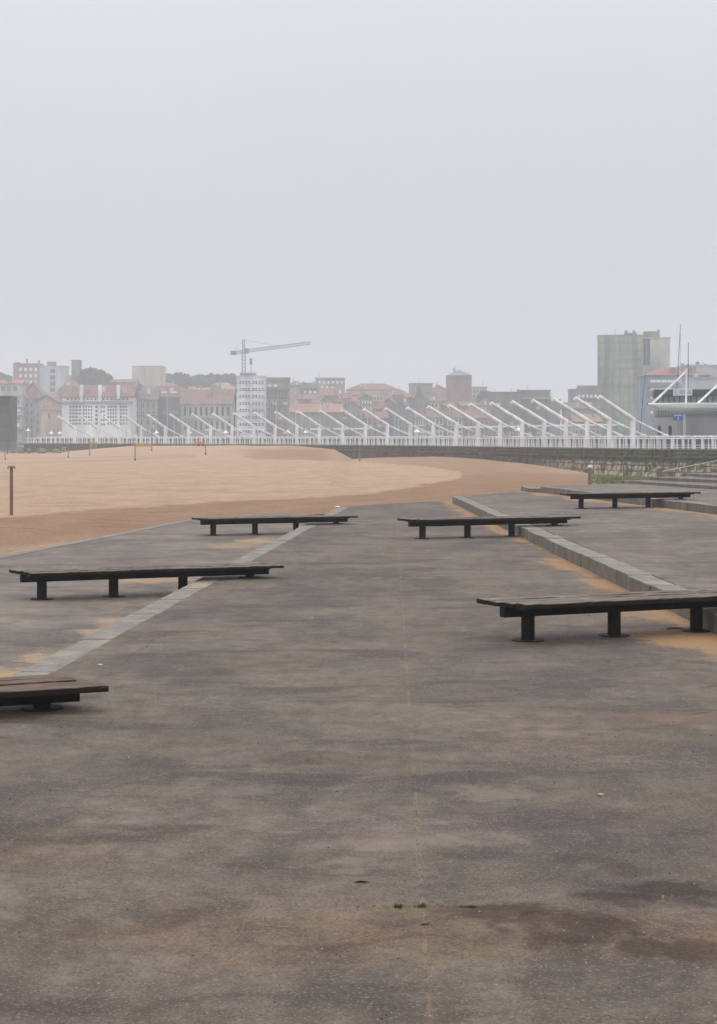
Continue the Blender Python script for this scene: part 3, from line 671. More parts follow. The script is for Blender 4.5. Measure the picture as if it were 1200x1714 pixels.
# seaweed and rubble heap at far left
n = NT('rubble', .9); m_rub = n.out(n.mix(n.noise(n.P, 1.5, 4), lin((70, 68, 50)), lin((140, 130, 104))))
for i, (px, py, wpx) in enumerate(((22, 757, 12), (36, 756.5, 9), (48, 755, 7), (70, 755, 14), (95, 756, 12))):
    d = 330; s_ = d / F; m = bmesh.new(); bmesh.ops.create_icosphere(m, subdivisions=3, radius=1)
    for v_ in m.verts:
        k = 1 + .5 * noise.noise(v_.co * 2.3 + Vector((i * 9, 0, 0))) + .25 * noise.noise(v_.co * 6); v_.co = Vector((v_.co.x * wpx * s_ * .6 * k, v_.co.y * 1.2 * k, v_.co.z * 4.5 * s_ * k))
    me = bpy.data.meshes.new('rubble_heap'); m.to_mesh(me); m.free(); me.materials.append(m_rub); o = bpy.data.objects.new('rubble_heap', me); C.objects.link(o)
    o.location = (XD(px, d), d, ZD(py, d)); tag(o, 'low olive heap of rubble and weed on the far left sand, %s from the left' % ORD[i], 'rubble heap', 'rubble heaps on the far sand')

# ------------------------------------------------------------------ small things on the paving
def tuft(px, py, hh, lab, mat, nbl):
    p = PG(px, py, 0); pts = [(p.x + R.gauss(0, .011), p.y + R.gauss(0, .011), 0) for _ in range(nbl)]
    o = blades('weed_tuft', pts, hh, .0018, mat); tag(o, lab, 'weed')
n = NT('moss_green', .8); m_moss = n.out(n.mix(n.noise(n.P, 60, 2), lin((58, 66, 22)), lin((92, 98, 42))))
n = NT('dry_weed', .8); m_dry = n.out(n.mix(n.noise(n.P, 60, 2), lin((60, 50, 30)), lin((84, 80, 44))))
tuft(667, 1519, .022, 'small green weed tuft growing from the cross joint, left of the sandy seam', m_moss, 130)
tuft(707, 1518, .024, 'small green weed tuft where the cross joint meets the sandy seam', m_moss, 90)
tuft(790, 1519, .012, 'dry brownish weed tuft right of the two green tufts', m_dry, 150)
tuft(711, 1548, .010, 'tiny dark weed sprig on the sandy seam just below the green tufts', m_dry, 70)
p = PG(605, 1477.5, 0); m = MB(); m.quad((-.045, 0, .003), (0, -.008, .012), (.045, 0, .004), (0, .010, .010)); m.quad((-.045, 0, .001), (0, .010, .008), (.045, 0, .002), (0, -.008, .009))
o = m.build('dead_leaf', MP((40, 34, 32), .8, .1, 1, False, 'dark_leaf')); o.location = p; tag(o, 'dark curled dead leaf lying on the paving above the weeds', 'leaf')
def stone(px, py, z, r, rgb, name, lab, cat):
    m = bmesh.new(); bmesh.ops.create_icosphere(m, subdivisions=2, radius=1)
    for v_ in m.verts: k = 1 + .3 * noise.noise(v_.co * 1.7 + Vector((px, 0, 0))); v_.co = Vector((v_.co.x * r * k, v_.co.y * r * .7 * k, v_.co.z * r * .45 * k))
    me = bpy.data.meshes.new(name); m.to_mesh(me); m.free(); me.materials.append(MP(rgb, .7, .2, 20, False, 'small_' + name)); o = bpy.data.objects.new(name, me); C.objects.link(o)
    p = PG(px, py, z); o.location = (p.x, p.y, z + r * .3); tag(o, lab, cat)
stone(1006, 1332, 0, .026, (150, 134, 116), 'pebble', 'small pale beige pebble on the paving at the right', 'pebble')
stone(565, 850, 0, .09, (222, 220, 216), 'litter_scrap', 'white scrap of litter at the far tip of the left kerb', 'litter')
stone(522, 1035, 0, .022, (160, 156, 150), 'pebble', 'tiny white pebble on the middle path, right of the left bench', 'pebble')
stone(168, 1114, 0, .025, (196, 186, 170), 'pebble', 'tiny pale pebble beside the left kerb near the cut off bench', 'pebble')
p = PG(1128, 1053, 0); m = MB(); m.tube((-.09, 0, .008), (.10, .02, .008), .007, .005, 6); m.tube((-.05, .06, .01), (.12, -.03, .02), .005, .003, 6); m.tube((.02, .0, .01), (.05, .09, .05), .004, .002, 6)
o = m.build('twig', MP((52, 42, 36), .8, .1, 1, False, 'twig_bark')); o.location = p; tag(o, 'dark forked twig on the sand beside the nearest bench leg', 'twig')

m = MB()
for _ in range(1400):
    y_ = 5.5 + 34 * R.random() ** 1.8; x_ = R.uniform(-.24 * y_, .24 * y_)
    if not (KL(y_) + .4 < x_ < KR(y_) - .05): continue
    r_ = R.uniform(.002, .0055) * (1 + y_ / 18); a = R.uniform(0, 6.28); h_ = r_ * R.uniform(.5, 1)
    pp = [(x_ + r_ * math.cos(a + k * 1.57) * R.uniform(.6, 1.2), y_ + r_ * math.sin(a + k * 1.57) * R.uniform(.6, 1.2)) for k in range(4)]
    i = len(m.v); m.v += [(q[0], q[1], 0) for q in pp] + [(x_, y_, h_)]; m.f += [(i, i+1, i+4), (i+1, i+2, i+4), (i+2, i+3, i+4), (i+3, i, i+4)]
n = NT('grit', .9); c = n.mix(n.ramp(n.voro(n.P, 9, 'Color'), .3, .7), lin((40, 34, 30)), lin((150, 140, 128)))
tag(m.build('grit', n.out(c)), 'scattered grit and crumbs lying on the middle paving', 'grit', kind='stuff')
pts = []
for _ in range(150):
    x_ = R.choice((R.gauss(.30, .12), R.gauss(.56, .05))); pts.append((x_, 8.56 + R.gauss(0, .006), 0))
for _ in range(260): y_ = R.uniform(6.9, 12); pts.append((.158 + .0198 * y_ + R.gauss(0, .01), y_, 0))
tag(blades('crack_weeds', pts, .010, .0016, m_dry), 'thin line of dry weed and moss along the paving cracks', 'weeds', kind='stuff')

# ------------------------------------------------------------------ buildings
m_pane = {}
def pane_mat(k):
    if k not in m_pane:
        rgb = {'dark': (38, 42, 46), 'mid': (72, 76, 80), 'light': (236, 236, 232), 'blue': (110, 122, 128)}[k]
        n = NT('window_glass_' + k, .25); m_pane[k] = n.out(lin(rgb))
    return m_pane[k]
m_frame = MP((200, 200, 198), .6, .1, 1, False, 'window_frame')
_wm = {}
def window_mesh(w_, h_, kind, frame=True):
    key = (round(w_, 1), round(h_, 1), kind, frame)
    if key in _wm: return _wm[key]
    w_, h_ = key[0], key[1]; m = MB(); fr = min(.14, w_ * .12)
    m.box(-w_/2 + .01, w_/2 - .01, -.05, .2, -h_/2 + .01, h_/2 - .01); npane = len(m.f)
    if frame:
        m.box(-w_/2 - fr, w_/2 + fr, -.10, .2, h_/2, h_/2 + fr); m.box(-w_/2 - fr, w_/2 + fr, -.16, .2, -h_/2 - fr, -h_/2)
        m.box(-w_/2 - fr, -w_/2, -.10, .2, -h_/2, h_/2); m.box(w_/2, w_/2 + fr, -.10, .2, -h_/2, h_/2)
        if w_ > .9: m.box(-.05, .05, -.09, .1, -h_/2, h_/2)
    me = bpy.data.meshes.new('window'); me.from_pydata(m.v, [], m.f); me.update()
    me.materials.append(pane_mat(kind)); me.materials.append(m_frame)
    for i, p in enumerate(me.polygons): p.material_index = 0 if i < npane else 1
    _wm[key] = me; return me
def wall_m(rgb): return MP(rgb, .85, .36, .22, True, 'weathered_render')
def roof_m(rgb):
    k = ('roof', tuple(rgb))
    if k not in _mc:
        n = NT('tiled_roof', .85); a = n.noise(n.scale(n.P, (1, 1, 1)), .18, 5, .65); b = n.noise(n.scale(n.P, (2.5, .6, .6)), 1, 3, .7)
        c = n.mix(n.ramp(a, .3, .7), lin(tuple(v * .84 for v in rgb)), lin(rgb)); c = n.mix(1, c, n.ramp(b, .3, .7, .82, 1.1), 'MULTIPLY'); _mc[k] = n.out(c)
    return _mc[k]
RED = (142, 104, 92); RED2 = (154, 116, 100); SLATE = (92, 94, 96)
frb = random.Random(5)
def building(name, lab, x0, x1, yt, d, rgb, roof='flat', yr=None, rrgb=RED, depth=None, wins=(), chim=(), rot=0, cat='building', bands=(), extra=None, group=None, overhang=.5):
    s_ = d / F; w_ = (x1 - x0) * s_; cx = XD((x0 + x1) / 2, d); zt = ZD(yt, d); zb = .6; dp = depth or max(8, min(14, w_ * .7))
    t = empty(name, (cx, d, zb), math.radians(rot), lab, cat, group); H = zt - zb; X0, X1 = -w_/2, w_/2
    b = MB(); b.box(X0, X1, 0, dp, 0, H)
    if roof == 'gable_front': zr = ZD(yr, d) - zb; b.v += [(X0, 0, H), (X1, 0, H), (0, 0, zr - .1), (X0, dp, H), (X1, dp, H), (0, dp, zr - .1)]; k = len(b.v) - 6; b.f += [(k, k+1, k+2), (k+5, k+4, k+3)]
    wall = b.build('wall', wall_m(rgb), t)
    for (by0, by1, out_, brgb) in bands:
        b = MB(); b.box(X0 - out_ * .3, X1 + out_ * .3, -out_, .05, ZD(by1, d) - zb, ZD(by0, d) - zb); b.build('cornice', wall_m(brgb), wall)
    r = MB(); o = overhang
    if roof == 'flat':
        r.box(X0 - .2, X1 + .2, -.2, .15, H, H + .5); r.box(X0 - .2, X1 + .2, dp - .15, dp + .2, H, H + .5); r.box(X0 - .2, X0 + .15, .15, dp - .15, H, H + .5); r.box(X1 - .15, X1 + .2, .15, dp - .15, H, H + .5); r.box(X0 + .15, X1 - .15, .15, dp - .15, H, H + .12)
    else:
        zr = ZD(yr, d) - zb
        if roof == 'ridge':     # ridge parallel to the front
            for (ya, yb) in ((-o, dp / 2), (dp + o, dp / 2)):
                r.quad((X0 - o, ya, H - .15), (X1 + o, ya, H - .15), (X1 + o, yb, zr), (X0 - o, yb, zr)); r.quad((X0 - o, ya, H + .08), (X1 + o, ya, H + .08), (X1 + o, yb, zr + .23), (X0 - o, yb, zr + .23)); r.quad((X0 - o, ya, H - .15), (X1 + o, ya, H - .15), (X1 + o, ya, H + .08), (X0 - o, ya, H + .08))
            for xx in (X0 - o, X1 + o): r.quad((xx, -o, H), (xx, dp + o, H), (xx, dp / 2, zr + .1))
        elif roof == 'hip':
            i = min(w_ * .35, dp * .5); r.v = [(X0 - o, -o, H), (X1 + o, -o, H), (X1 + o, dp + o, H), (X0 - o, dp + o, H), (X0 + i, dp / 2, zr), (X1 - i, dp / 2, zr)]; r.f = [(0, 1, 5, 4), (1, 2, 5), (2, 3, 4, 5), (3, 0, 4), (3, 2, 1, 0)]
        elif roof == 'pyramid': r.v = [(X0 - o, -o, H), (X1 + o, -o, H), (X1 + o, dp + o, H), (X0 - o, dp + o, H), (0, dp / 2, zr)]; r.f = [(0, 1, 4), (1, 2, 4), (2, 3, 4), (3, 0, 4), (3, 2, 1, 0)]
        elif roof == 'gable_front':
            for sx in (-1, 1):
                r.quad((sx * (w_/2 + o), -o, H - .15), (0, -o, zr), (0, dp + o, zr), (sx * (w_/2 + o), dp + o, H - .15)); r.quad((sx * (w_/2 + o), -o, H + .1), (0, -o, zr + .25), (0, dp + o, zr + .25), (sx * (w_/2 + o), dp + o, H + .1)); r.quad((sx * (w_/2 + o), -o, H - .15), (0, -o, zr), (0, -o, zr + .25), (sx * (w_/2 + o), -o, H + .1))
    rf = r.build('roof', roof_m(rrgb) if roof != 'flat' else wall_m(tuple(v * .92 for v in rgb)), t)
    if roof != 'flat':
        r2 = MB(); cy0 = dp * .25
        for k in range(max(1, int(w_ / 9))):
            if R.random() < .7:
                xx = R.uniform(X0 + 1, X1 - 1) if w_ > 3 else 0; r2 = MB(); r2.box(xx - .35, xx + .35, cy0, cy0 + .7, H, zr + R.uniform(.3, 1.2)); r2.build('chimney', wall_m((170, 150, 136)), rf)
    if roof in ('ridge', 'hip') and w_ > 4:
        for k in range(max(1, int(w_ / 5))):
            if frb.random() < .65:
                u = frb.uniform(.25, .6); xx = frb.uniform(X0 * .75, X1 * .75); zd = H + (zr - H) * u; yd = -o + (dp / 2 + o) * u; hd = min(1.6, (zr - H) * .7)
                if hd < .5: continue
                b = MB(); b.box(xx - .7, xx + .7, yd - .7, yd + 2, zd - .3, zd + hd); dm = b.build('dormer', wall_m(frb.choice(((200, 194, 184), (150, 130, 120)))), rf)
    for wn in wins:
        if roof != 'x' and wn[4] >= 3 and wn[5] >= 2 and wn[6] != 'light' and (wn[7] if len(wn) > 7 else .5) <= .55:
            cw = (wn[1] - wn[0]) / wn[4] * s_; chh = (wn[3] - wn[2]) / wn[5] * s_
            for a in range(wn[4]):
                for c_ in range(wn[5]):
                    if frb.random() < .28 and cw > 1.3:
                        bx = (wn[0] - (x0 + x1) / 2) * s_ + cw * (a + .5); bz = ZD(wn[2], d) - zb - chh * (c_ + 1) + .15; b = MB(); b.box(bx - cw * .42, bx + cw * .42, -.9, -.02, bz, bz + .18)
                        b.box(bx - cw * .42, bx + cw * .42, -.9, -.84, bz + .18, bz + 1.0); b.build('balcony', wall_m(frb.choice(((206, 204, 198), (120, 116, 112), (170, 160, 150)))), t)
    if w_ > 4:
        for k in range(R.choice((0, 1, 1, 2))):
            xx = R.uniform(X0 + 1, X1 - 1); hh = R.uniform(1.5, 3); zr_ = H if roof == 'flat' else (zr + H) / 2; b = MB(); b.tube((xx, dp * .4, zr_ - .5), (xx, dp * .4, zr_ + hh), .06, n=5); b.bar((xx - .6, dp * .4, zr_ + hh * .9), (xx + .6, dp * .4, zr_ + hh * .9), .05); b.build('aerial', m_grey, rf)
    for (cx0, cx1, cy0_, cy1_, crgb) in chim:
        b = MB(); b.box((cx0 - (x0 + x1) / 2) * s_, (cx1 - (x0 + x1) / 2) * s_, (dp * .3 if crgb[0] < 235 else -.9), (dp * .3 + 2.5 if crgb[0] < 235 else .6), min(H - .5, ZD(cy1_, d) - zb), ZD(cy0_, d) - zb); b.build('chimney' if cx1 - cx0 < 8 else 'roof_house', wall_m(crgb), rf)
    for wn in wins:       # (x0,x1,y0,y1,cols,rows,kind,wfrac,hfrac)
        wx0, wx1, wy0, wy1, nc, nr, kind = wn[:7]; wf = wn[7] if len(wn) > 7 else .5; hf = wn[8] if len(wn) > 8 else .55
        cw = (wx1 - wx0) / nc * s_; chh = (wy1 - wy0) / nr * s_; me = window_mesh(cw * wf, chh * hf, kind, cw > 1.4)
        for a in range(nc):
            for c_ in range(nr):
                o_ = bpy.data.objects.new('window', me); C.objects.link(o_); o_.parent = t
                o_.location = ((wx0 - (x0 + x1) / 2) * s_ + cw * (a + .5), 0, ZD(wy0, d) - zb - chh * (c_ + .5))
    if extra: extra(t, s_, zb, dp, H)
    return t

# --- hill row (far)
building('apartment_building', 'brick apartment block with white windows on the hill at far left', 22, 66, 610, 760, (150, 118, 108), 'flat', wins=((30, 64, 613, 645, 4, 3, 'light', .45, .45),), chim=((22, 30, 606, 612, (130, 112, 108)), (42, 43, 600, 610, (120, 120, 120)), (62, 63, 602, 610, (110, 110, 110))))
building('apartment_building', 'pale blue-grey building with a dark window strip and brick box on its roof', 66, 110, 614, 740, (176, 184, 188), 'flat', wins=((83, 93, 616, 668, 1, 5, 'mid', .8, .7),), chim=((77, 91, 605, 615, (150, 112, 100)),))
building('hill_building', 'grey stair block standing up on the hill behind the pale blue-grey building', 119.5, 132, 604, 768, (118, 116, 114), 'flat', depth=8)
building('hill_building', 'long cream building along the hill, below the square grey stair block', 100, 160, 630, 800, (150, 146, 132), 'flat', depth=10, bands=((631, 633, .6, (180, 168, 140)),))
building('apartment_building', 'plain cream windowless block alone on the skyline left of the tree clumps', 221, 271, 614, 800, (196, 180, 164), 'flat', chim=((224, 232, 612.5, 615, (196, 180, 164)), (246, 262, 613, 615, (190, 176, 164))), depth=16)
building('hill_house', 'low red roofed house below the plain cream skyline block', 185, 228, 640, 760, (170, 150, 136), 'ridge', 635)
building('hill_house', 'small red roofed hill house at the left end of the tree clumps', 268, 296, 646, 730, (172, 152, 138), 'hip', 640)
building('hall', 'long low hall with a pale curved-edge roof under the hill trees', 340, 400, 655, 720, (170, 156, 142), 'hip', 640, (164, 146, 132))
building('apartment_building', 'hazy cream block with a pale top row of windows on the middle skyline', 528, 577, 634, 770, (140, 132, 122), 'flat', wins=((531, 576, 636, 644, 6, 1, 'light', .45, .5), (535, 560, 645, 652, 3, 1, 'light', .4, .5)))
building('apartment_building', 'grey-green building with a dark slate top right of the brown-topped block', 500, 532, 650, 745, (128, 124, 118), 'ridge', 641, (88, 94, 92), wins=((507, 531, 653, 666, 3, 2, 'light', .5, .5),))
building('hill_house', 'grey rounded-roof house between the brown-topped block and the slate roof', 484, 502, 645, 735, (138, 136, 132), 'hip', 637, (120, 124, 126))
building('hill_building', 'wide pale green building under a broad red roof on the middle skyline', 580, 668, 652, 780, (150, 152, 136), 'hip', 641, RED, wins=((590, 655, 655, 668, 8, 2, 'light', .6, .35),))
building('hill_building', 'flat grey-topped block beside the church spire on the skyline', 685, 724, 643, 790, (140, 120, 112), 'flat', wins=((694, 722, 646, 656, 4, 1, 'mid'),))
building('hill_house', 'red roofed house right of the flat grey-topped block', 722, 746, 652, 760, (170, 134, 120), 'gable_front', 645)
building('apartment_building', 'small cream and pink block against the right side of the square brick tower', 789, 815, 649, 740, (176, 158, 142), 'flat', wins=((791, 813, 651, 668, 4, 2, 'mid', .5, .5),))
# --- brick tower with pyramid roof
building('brick_tower', 'square brick tower with a pale green pyramid roof rising above the town', 748.5, 789.5, 628, 690, (146, 116, 106), 'pyramid', 618, (142, 150, 144), depth=10, overhang=.15,
         bands=((628, 630.5, .12, (132, 108, 100)),), wins=((751, 788, 631, 637, 8, 1, 'mid', .4, .8), (756, 782, 652, 672, 2, 1, 'mid', .12, .4)), cat='tower')
# --- middle row of roofs
mids = [
 (0, 36, 642, 636, 640, (176, 176, 170), 'ridge', (166, 120, 106), 'white fronted house with dark tall windows under a low red roof at the left edge', ((0, 30, 645, 656, 3, 1, 'mid', .6, .8),)),
 (35, 75, 668, 640, 660, (164, 134, 122), 'gable_front', RED2, 'pink gabled house with a steep red roof below the brick hill block', ((38, 60, 672, 700, 3, 3, 'mid'), )),
 (98, 136, 652, 637, 665, (168, 148, 136), 'hip', (150, 112, 100), 'red peaked roof house just behind the left end of the white gridded building', ()),
 (262, 303, 664, 648, 640, (150, 140, 132), 'ridge', RED, 'red roof with pale skylights left of the arched grey building', ((266, 300, 655, 658, 2, 1, 'light', .5, .8),)),
 (316, 352, 656, 648, 650, (168, 142, 128), 'flat', RED, 'small pink house with a row of white upper windows behind the long red roof', ((322, 352, 649, 657, 4, 1, 'light', .45, .8),)),
 (536, 570, 662, 650, 690, (158, 128, 116), 'ridge', RED2, 'pinkish red roof house below the hazy cream skyline block', ((566, 572, 652, 668, 1, 2, 'light'),)),
 (566, 602, 672, 662, 670, (150, 144, 134), 'hip', (166, 110, 90), 'small house with a low broad red roof left of the slate gabled chapel', ()),
 (600, 640, 684, 672, 655, (150, 136, 124), 'ridge', RED, 'red roofed house with a shallow gable above the middle masts', ((610, 636, 687, 700, 4, 1, 'mid'),)),
 (596, 650, 668, 655, 720, (156, 140, 126), 'ridge', RED, 'long weathered red roof behind the middle of the row of masts', ()),
 (640, 692, 664, 652, 735, (154, 136, 122), 'hip', RED2, 'broad red hipped roof left of the church spire', ((655, 680, 666, 674, 5, 1, 'light'),)),
 (712, 752, 668, 656, 725, (160, 140, 124), 'hip', RED, 'red hipped roof between the church spire and the brick tower', ((700, 735, 669, 678, 5, 1, 'light'),)),
 (735, 760, 688, 676, 660, (120, 120, 120), 'hip', SLATE, 'grey slate roof at the foot of the brick tower', ()),
 (754, 800, 690, 682, 650, (146, 122, 112), 'ridge', RED, 'low dull red roof across the foot of the brick tower', ()),
 (796, 838, 682, 668, 670, (140, 130, 122), 'hip', (140, 112, 100), 'brownish red hipped roof right of the brick tower', ()),
 (484, 540, 676, 660, 680, (146, 132, 122), 'ridge', (150, 110, 98), 'dull red roof above the long orange roof', ()),
 (395, 412, 655, 645, 650, (158, 138, 128), 'ridge', RED, 'narrow red roofed house hidden behind the white tower block', ()),
]
for (a, b_, yt, yr, d, rgb, rf, rr_, lab, wn) in mids: building('town_house', lab, a, b_, yt, d, rgb, rf, yr if rf != 'flat' else None, rr_, wins=wn, cat='house')
# second and third rows filling the slope
frr = random.Random(21)
sky_x = [0, 60, 105, 190, 260, 300, 400, 445, 485, 530, 580, 660, 720, 750, 790, 830, 870, 930]; sky_y = [652, 655, 660, 650, 655, 652, 655, 655, 655, 660, 655, 660, 662, 668, 668, 672, 668, 680]
cols_ = [((184, 166, 146), 'beige'), ((172, 142, 130), 'pink'), ((160, 158, 150), 'grey'), ((190, 184, 170), 'cream'), ((142, 116, 106), 'brick'), ((150, 140, 124), 'tan')]
px_ = 70; k_ = 0
while px_ < 925:
    wd_ = frr.uniform(10, 23); row = k_ % 2; d_ = 640 + row * 55 + frr.uniform(-8, 8); yt_ = interp(sky_x, sky_y, px_ + wd_ / 2) + (10 if row == 0 else 3) + frr.uniform(-2, 4)
    (rgb_, cn_) = cols_[frr.randrange(6)]; rf_ = frr.choice(('ridge', 'hip', 'gable_front', 'ridge', 'flat')); rr_ = frr.choice((RED, RED2, (150, 122, 108), (120, 110, 106)))
    if not (392 < px_ + wd_ and px_ < 446):
        lab = '%s %s house in the %s row on the slope, %s from the left' % (cn_, {'ridge': 'long-roofed', 'hip': 'hip-roofed', 'gable_front': 'gabled', 'flat': 'flat-roofed'}[rf_], 'upper' if row else 'lower', ORD[min(k_ // 2, 39)])
        building('hill_house', lab, px_, px_ + wd_, yt_, d_, rgb_, rf_, (yt_ - frr.uniform(5, 9)) if rf_ != 'flat' else None, rr_, wins=((px_ + 1.5, px_ + wd_ - 1.5, yt_ + 1.5, yt_ + 22, max(2, int(wd_ / 5)), 2, frr.choice(('mid', 'light', 'dark')), .4, .5),), cat='house', rot=frr.uniform(-9, 9))
        k_ += 1
    px_ += wd_ * frr.uniform(.75, 1.25)
print('fillers', k_)
# --- front row
building('apartment_building', 'narrow white balcony block beside the dark green screen at the left edge', 17, 38, 664, 585, (168, 172, 172), 'flat', wins=((19, 33, 667, 678, 3, 1, 'mid', .5, .7), (19, 34, 683, 690, 2, 1, 'light', .7, .6), (19, 34, 697, 704, 2, 1, 'mid', .7, .6), (19, 34, 707, 716, 2, 1, 'light', .6, .6)), bands=((679, 681, .7, (196, 198, 198)), (693, 695, .7, (196, 198, 198)), (718, 722, .5, (110, 112, 112))))
building('apartment_building', 'narrow mauve-grey building with tall dark windows, third from the left in the front row', 38, 58, 668, 590, (146, 140, 140), 'flat', wins=((41, 57, 672, 722, 2, 4, 'mid', .4, .6),))
building('town_house', 'grey-cream gabled house with small round windows left of the white gridded building', 58, 98, 674, 590, (160, 156, 148), 'gable_front', 662, (124, 120, 118), wins=((62, 94, 677, 684, 4, 1, 'mid', .3, .5), (60, 72, 688, 725, 2, 3, 'mid', .4, .5)), cat='house')
building('town_house', 'small cream-pink red roofed house in front of the gabled house at left', 68, 95, 686, 575, (184, 162, 146), 'hip', 677, (150, 102, 90), wins=((76, 88, 690, 702, 1, 1, 'mid', .25, .7),), depth=7, cat='house')
building('apartment_building', 'big white gridded building with dense dark windows, white chimneys and a long red roof', 104, 222, 664, 560, (232, 233, 232), 'ridge', 645, (138, 106, 100), depth=14,
         wins=((110, 216, 666, 670, 16, 1, 'mid', .6, .8), (115, 136, 678, 712, 4, 6, 'mid', .62, .6), (138, 155, 678, 712, 4, 6, 'mid', .62, .6), (179, 196, 678, 712, 4, 6, 'mid', .62, .6), (200, 214, 678, 712, 3, 6, 'mid', .62, .6), (158, 165, 678, 712, 1, 5, 'mid', .6, .5), (168, 176, 678, 714, 2, 5, 'dark', .6, .5)),
         chim=((134, 139, 644, 673, (238, 238, 236)), (165, 170, 644, 672, (238, 238, 236)), (196, 200.8, 644, 668, (238, 238, 236))), bands=((671, 674.5, .8, (160, 160, 160)), (664, 665, .5, (190, 190, 188))))
building('apartment_building', 'grey-cream five storey building with green shutters right of the white gridded building', 222, 263, 668, 570, (160, 156, 148), 'ridge', 646, (128, 124, 124), wins=((224, 262, 671, 728, 4, 4, 'mid', .5, .62),), bands=((693, 694.5, .6, (180, 178, 172)), (668, 670, .5, (176, 172, 166))), chim=((228, 234, 642, 650, (120, 106, 104)),))
building('office_block', 'flat dark slate-blue block between the shuttered building and the arched grey facade', 263, 303, 668, 575, (112, 118, 124), 'flat', wins=((270, 298, 688, 694, 1, 1, 'blue', .8, .5),))
building('civic_building', 'wide grey facade with two rows of tall arched windows under a long red roof', 303, 388, 674, 565, (162, 162, 158), 'ridge', 652, (144, 112, 102), wins=((305, 386, 679, 698, 9, 1, 'dark', .5, .78), (305, 386, 703, 722, 9, 1, 'mid', .5, .78)), bands=((698.5, 700.5, .7, (182, 182, 178)), (674, 676, .6, (176, 174, 170))))
def tower_extra(t, s_, zb, dp, H):
    b = MB(); b.box(-8.5 * s_ * 2.2, 4 * s_ * 1.4 * 1.2, 2, dp - 2, H, H + 7.5 * s_); b.build('penthouse', wall_m((130, 132, 136)), t)
building('tower_block', 'tall white narrow tower block with rows of small windows and a grey penthouse', 396, 443, 631, 600, (228, 229, 234), 'flat', depth=12, extra=tower_extra, wins=((400, 419, 634, 728, 4, 8, 'mid', .68, .38), (422, 431, 634, 728, 2, 8, 'mid', .68, .42), (432, 442, 634, 728, 2, 8, 'mid', .6, .4)), bands=((640.5, 641.5, .25, (210, 210, 214)), (652, 653, .25, (210, 210, 214)), (664, 665, .25, (210, 210, 214)), (675.5, 676.5, .25, (210, 210, 214)), (687, 688, .25, (210, 210, 214)), (699, 700, .25, (210, 210, 214))))
building('apartment_building', 'brown-topped grey building right of the white tower block', 443.5, 484, 634, 610, (140, 134, 124), 'flat', wins=((446, 466, 642, 648, 2, 1, 'light', .5, .7), (446, 482, 653, 663, 6, 1, 'mid', .6, .7), (446, 482, 666, 728, 4, 5, 'mid', .4, .5)), bands=((634, 636, .4, (162, 116, 92)), (649.5, 652, .9, (124, 116, 116)), (663, 664, .6, (150, 146, 140))))
building('warehouse', 'long low building under a pale orange roof behind the ninth to twelfth masts', 486, 572, 690, 580, (138, 136, 130), 'ridge', 676.5, (168, 128, 110), wins=((496, 512, 714, 728, 2, 1, 'mid', .4, .85), (530, 570, 714, 728, 4, 1, 'mid', .35, .9)))
building('town_house', 'grey house with a broad low gable right of the long orange roof', 568, 606, 684, 590, (146, 144, 138), 'gable_front', 674, (160, 112, 96), wins=((572, 604, 690, 730, 4, 3, 'mid', .35, .5),), cat='house')
building('town_house', 'pinkish house with arched doorways between the low gable and the slate gabled chapel', 606, 648, 700, 595, (154, 138, 128), 'ridge', 690, RED, wins=((610, 646, 704, 728, 5, 2, 'mid', .4, .6),), cat='house')
building('chapel', 'dark slate roofed gabled chapel below the church spire', 648, 690, 690, 600, (120, 122, 124), 'gable_front', 672, (96, 100, 104), wins=((655, 686, 694, 728, 3, 2, 'mid', .3, .7),))
def spire_extra(t, s_, zb, dp, H):
    b = MB(); w_ = 8 * s_; z0 = H; b.v = [(-w_, -.2, z0), (w_, -.2, z0), (w_, 2 * w_, z0), (-w_, 2 * w_, z0), (0, w_, ZD(643, 620) - zb)]; b.f = [(0, 1, 4), (1, 2, 4), (2, 3, 4), (3, 0, 4), (3, 2, 1, 0)]
    sp = b.build('spire', roof_m((98, 94, 92)), t); b = MB(); b.tube((0, w_, ZD(644, 620) - zb), (0, w_, ZD(637, 620) - zb), .09, n=6); b.build('finial', m_grey, sp)
building('church', 'grey stone church with a short dark pyramid spire in the middle of the town', 686, 717, 668, 620, (124, 118, 114), 'flat', depth=12, extra=spire_extra, wins=((688, 715, 672, 684, 4, 1, 'mid', .35, .8), (690, 714, 686, 700, 3, 1, 'dark', .35, .8)), cat='church')
whites = ((695, 713, 700, 692, 'white narrow three storey house with grey frames, leftmost of the white waterfront houses'), (716, 742, 699, 688, 'white waterfront house with a round upper window, in the middle of the three'), (748, 774, 700, 690, 'white waterfront house with a dark red roof, rightmost of the three'))
for a, b_, yt, yr, lab in whites: building('waterfront_house', lab, a, b_, yt, 575, (196, 192, 186), 'ridge', yr, (132, 104, 98), wins=((a + 1, b_ - 1, yt + 1, yt + 13, 4, 1, 'mid', .5, .7), (a + 1, b_ - 1, yt + 15, yt + 31, 4, 2, 'mid', .5, .55)), cat='house', bands=((yt + 13, yt + 14.5, .8, (120, 100, 96)),))
building('town_house', 'brown-red house with shop awnings between the white waterfront houses and the grey stone blocks', 774, 820, 700, 585, (150, 138, 130), 'ridge', 688, (140, 108, 98), wins=((778, 818, 704, 728, 6, 2, 'mid', .45, .55),), cat='house')
building('stone_block', 'broad brown-grey stone building right of the dark trees', 818, 872, 658, 600, (128, 118, 112), 'flat', wins=((822, 868, 664, 728, 6, 4, 'mid', .25, .45),), bands=((686, 688, .4, (120, 112, 108)),))
building('stone_block', 'grey stone building with a cream cornice behind the masts at right', 873, 921, 655, 605, (124, 120, 116), 'flat', wins=((876, 918, 672, 728, 6, 4, 'mid', .22, .4),), bands=((664.5, 668, .7, (164, 164, 134)),), depth=16, chim=((868, 872, 651, 657, (140, 134, 130)),))
